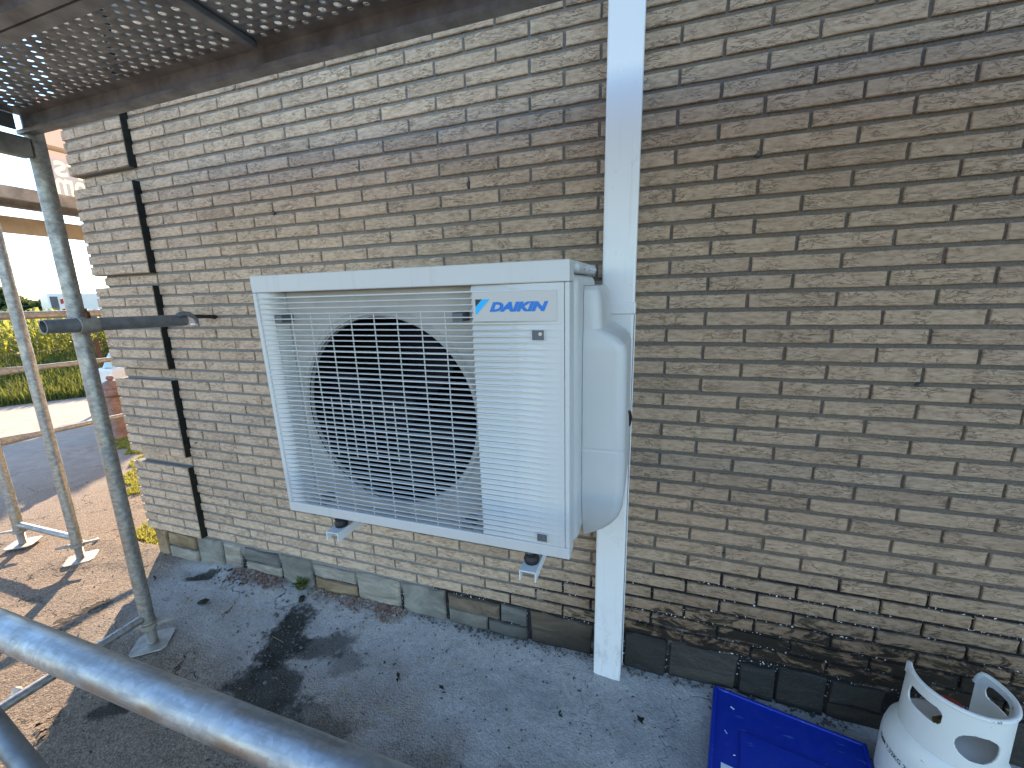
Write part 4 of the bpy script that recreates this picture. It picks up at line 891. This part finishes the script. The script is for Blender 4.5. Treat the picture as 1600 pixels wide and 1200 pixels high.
# unseen trunk and crown added behind the house to shade the lane
def shade_tree(loc, hgt, rad, label, seed):
    root = empty('shade_tree', loc, label, 'shade_tree'); rt = random.Random(seed); L = Vector(loc)
    q = MB(); q.path([L + Vector((0, 0, -.05)), L + Vector((.05, .02, hgt * .3)), L + Vector((-.04, .05, hgt * .6)), L + Vector((.03, 0, hgt * .85))], [.13, .10, .07, .02], 10)
    for i in range(9):
        a_ = i * 2.4; z = hgt * (.32 + .05 * i); q.path([L + Vector((0, 0, z)), L + Vector((math.cos(a_) * rad * .45, math.sin(a_) * rad * .45, z + .35)), L + Vector((math.cos(a_) * rad * .8, math.sin(a_) * rad * .8, z + .55))], [.04, .025, .008], 6)
    q.build('trunk', MAT['rust'], root)
    rr = np.random.default_rng(seed); n_ = 3600; cl = rr.normal(0, 1, (60, 3)); cl /= np.linalg.norm(cl, axis=1)[:, None]; cl *= rr.uniform(.3, 1, (60, 1)); cl = cl * [rad, rad, hgt * .07] + [0, 0, hgt * .66]
    Cc = cl[rr.integers(0, 60, n_)] + rr.normal(0, .12, (n_, 3)); u = rr.normal(0, .06, (n_, 3)); v = rr.normal(0, .06, (n_, 3))
    np_mesh('crown', np.stack([Cc - u, Cc + v, Cc + u, Cc - v], 1).reshape(-1, 3), np.arange(n_ * 4).reshape(-1, 4), MAT['hedge'], root)
shade_tree((-11.25, 6.45, -.03), 4.6, .55, 'leafy green crown on a trunk, added out of view behind the house for its shadow', 2)
# carved bollard
MAT['terracotta'] = mat_noise('weathered_brown_cast', (.16, .085, .065), (.33, .20, .16), 14, .8, 0, .4, 60, .004)
pp = Vector((-5.6, 1.4, -.012)); pil = empty('bollard', pp, 'reddish brown moulded bollard with domed cap on the grass', 'bollard')
def sq_lathe(q, prof, c, ex=5.0, n=32):
    vs_ = []; kk = len(prof)
    for i in range(n):
        t = 2 * math.pi * i / n; cs, sn = math.cos(t), math.sin(t); f_ = 1 / (abs(cs) ** ex + abs(sn) ** ex) ** (1 / ex); vs_ += [Vector(c) + Vector((r_ * f_ * cs, r_ * f_ * sn, z)) for r_, z in prof]
    return q.add(vs_, [(i * kk + j, ((i + 1) % n) * kk + j, ((i + 1) % n) * kk + j + 1, i * kk + j + 1) for i in range(n) for j in range(kk - 1)])
q = MB(); sq_lathe(q, [(0, 0), (.098, 0), (.098, .055), (.090, .066), (.090, .085), (.084, .095), (.080, .40), (.086, .405), (.086, .425), (.080, .43), (.080, .485)], pp); q.build('shaft', MAT['terracotta'], pil)
q = MB(); sq_lathe(q, [(.080, .4852), (.098, .495), (.122, .515), (.122, .535), (.10, .545), (.088, .575), (.094, .582), (.088, .60), (.062, .645), (.035, .665), (.020, .668)], pp, 3.0); q.lathe([(.020, .6682), (.033, .685), (.034, .70), (.022, .718), (0, .722)], pp, 20); q.build('cap', MAT['terracotta'], pil, True)
Mz = Matrix.Translation(pp)
for i in range(4):
    q = MB(); z = .20 + .055 * i; q.box((-.058 , -.0842, z), (-.046, -.0803, z + .030), Mz); q.build('relief_mark', MAT['pale_stone'], pil)
# white tank half hidden behind the bollard
wb = onX(180, 585, -6.4); tk = empty('white_tank', (wb.x, wb.y + .15, -.012), 'white plastic tank with a pale blue funnel half hidden by the house corner', 'tank')
MAT['paleblue'] = mat_plain('pale_blue_plastic', (.40, .62, .70), .4)
zt_ = onX(180, 574, -6.4).z; q = MB(); q.box((wb.x - .18, wb.y - .09, -.01), (wb.x + .12, wb.y + .45, zt_)); q.build('body', MAT['duct'], tk, bevel=.03, seg=3)
q = MB(); q.tube((wb.x - .03, wb.y - .02, zt_ + .001), (wb.x - .03, wb.y + .01, zt_ + .19), .07, .012, 24); q.build('funnel', MAT['paleblue'], tk, True)
# fence post by the corn
fp = onX(160, 575, -7.6); q = MB(); q.tube((fp.x, fp.y, -.012), (fp.x, fp.y, onX(159, 528, -7.6).z), .028, n=12)
fpo = empty('fence_post', (fp.x, fp.y, 0), 'dark thin fence post with cross wires in front of the corn', 'post'); q.build('shaft', MAT['rust'], fpo, True)
for py_ in (536, 553):
    z = onX(159, py_, -7.6).z; q = MB(); q.tube((fp.x, fp.y - .14, z), (fp.x, fp.y + .16, z), .008, n=8); q.build('cross_wire', MAT['rust'], fpo)
# work truck beyond the crop
MAT['truck'] = mat_plain('white_truck_paint', (.82, .79, .76), .35, 0, .5, .04); MAT['glass'] = mat_plain('dark_window_glass', (.03, .035, .04), .1, 0, .6)
MAT['redmark'] = mat_plain('red_chevron', (.45, .03, .03), .5); MAT['tyre'] = mat_plain('tyre_rubber', (.02, .02, .02), .85)
dr = Vector((.30, .95, 0)).normalized(); tc = Vector((-21.4, 9.15, .0)) + dr * 1.05; TM = Matrix.Translation(tc) @ Matrix.Rotation(math.atan2(dr.y, dr.x), 4, 'Z')
trk = empty('work_truck', tc, 'white work truck with red and white chevrons parked beyond the corn', 'truck')
def tb(name, a_, b_, mat, parent=None, bev=.06, M_=None): q = MB(); q.box(a_, b_, M_ or TM); return q.build(name, mat, parent or trk, bevel=bev, seg=3)
tb('chassis', (-2.3, -.8, .45), (2.6, .8, .75), MAT['tyre'], bev=.02); bd_ = tb('box_body', (-2.3, -1.0, .76), (.25, 1.0, 2.07), MAT['truck'])
cab = tb('cab', (.55, -1.0, .70), (2.45, 1.0, 2.36), MAT['truck'], bev=.14)
tb('window', (1.3, -1.012, 1.55), (2.15, -.995, 2.1), MAT['glass'], cab, .01); tb('windscreen', (2.435, -.85, 1.45), (2.465, .85, 2.1), MAT['glass'], cab, .01)
for i in range(3): 
    q = MB(); q.add([TM @ Vector(p) for p in ((-2.0, -1.006, .95 + .36 * i), (-1.75, -1.006, 1.05 + .36 * i), (-1.75, -1.006, 1.22 + .36 * i), (-2.0, -1.006, 1.12 + .36 * i))], [(0, 1, 2, 3)]); q.build('chevron', MAT['redmark'], bd_)
tb('panel_strip', (-2.25, -1.012, .9), (-2.05, -1.001, 1.95), MAT['recess'], bd_, .005)
q = MB()
for z in (2.12, 2.0): q.tube(TM @ Vector((.45, -1.06, z)), TM @ Vector((1.15, -1.14, z + .04)), .04, n=8)
q.path([TM @ Vector(p) for p in ((.42, -1.05, 2.25), (.55, -1.1, 2.1), (.85, -1.1, 1.85), (.78, -1.1, 1.6), (.5, -1.05, 1.5))], .055, 8); q.build('crane_arm', MAT['tyre'], trk)
for xw in (-1.5, 1.7):
    for yw in (-1, 1): q = MB(); q.tube(TM @ Vector((xw, yw * .98, .47)), TM @ Vector((xw, yw * .70, .47)), .47, n=24); q.build('wheel', MAT['tyre'], trk, True)
scene.cycles.max_bounces = 8
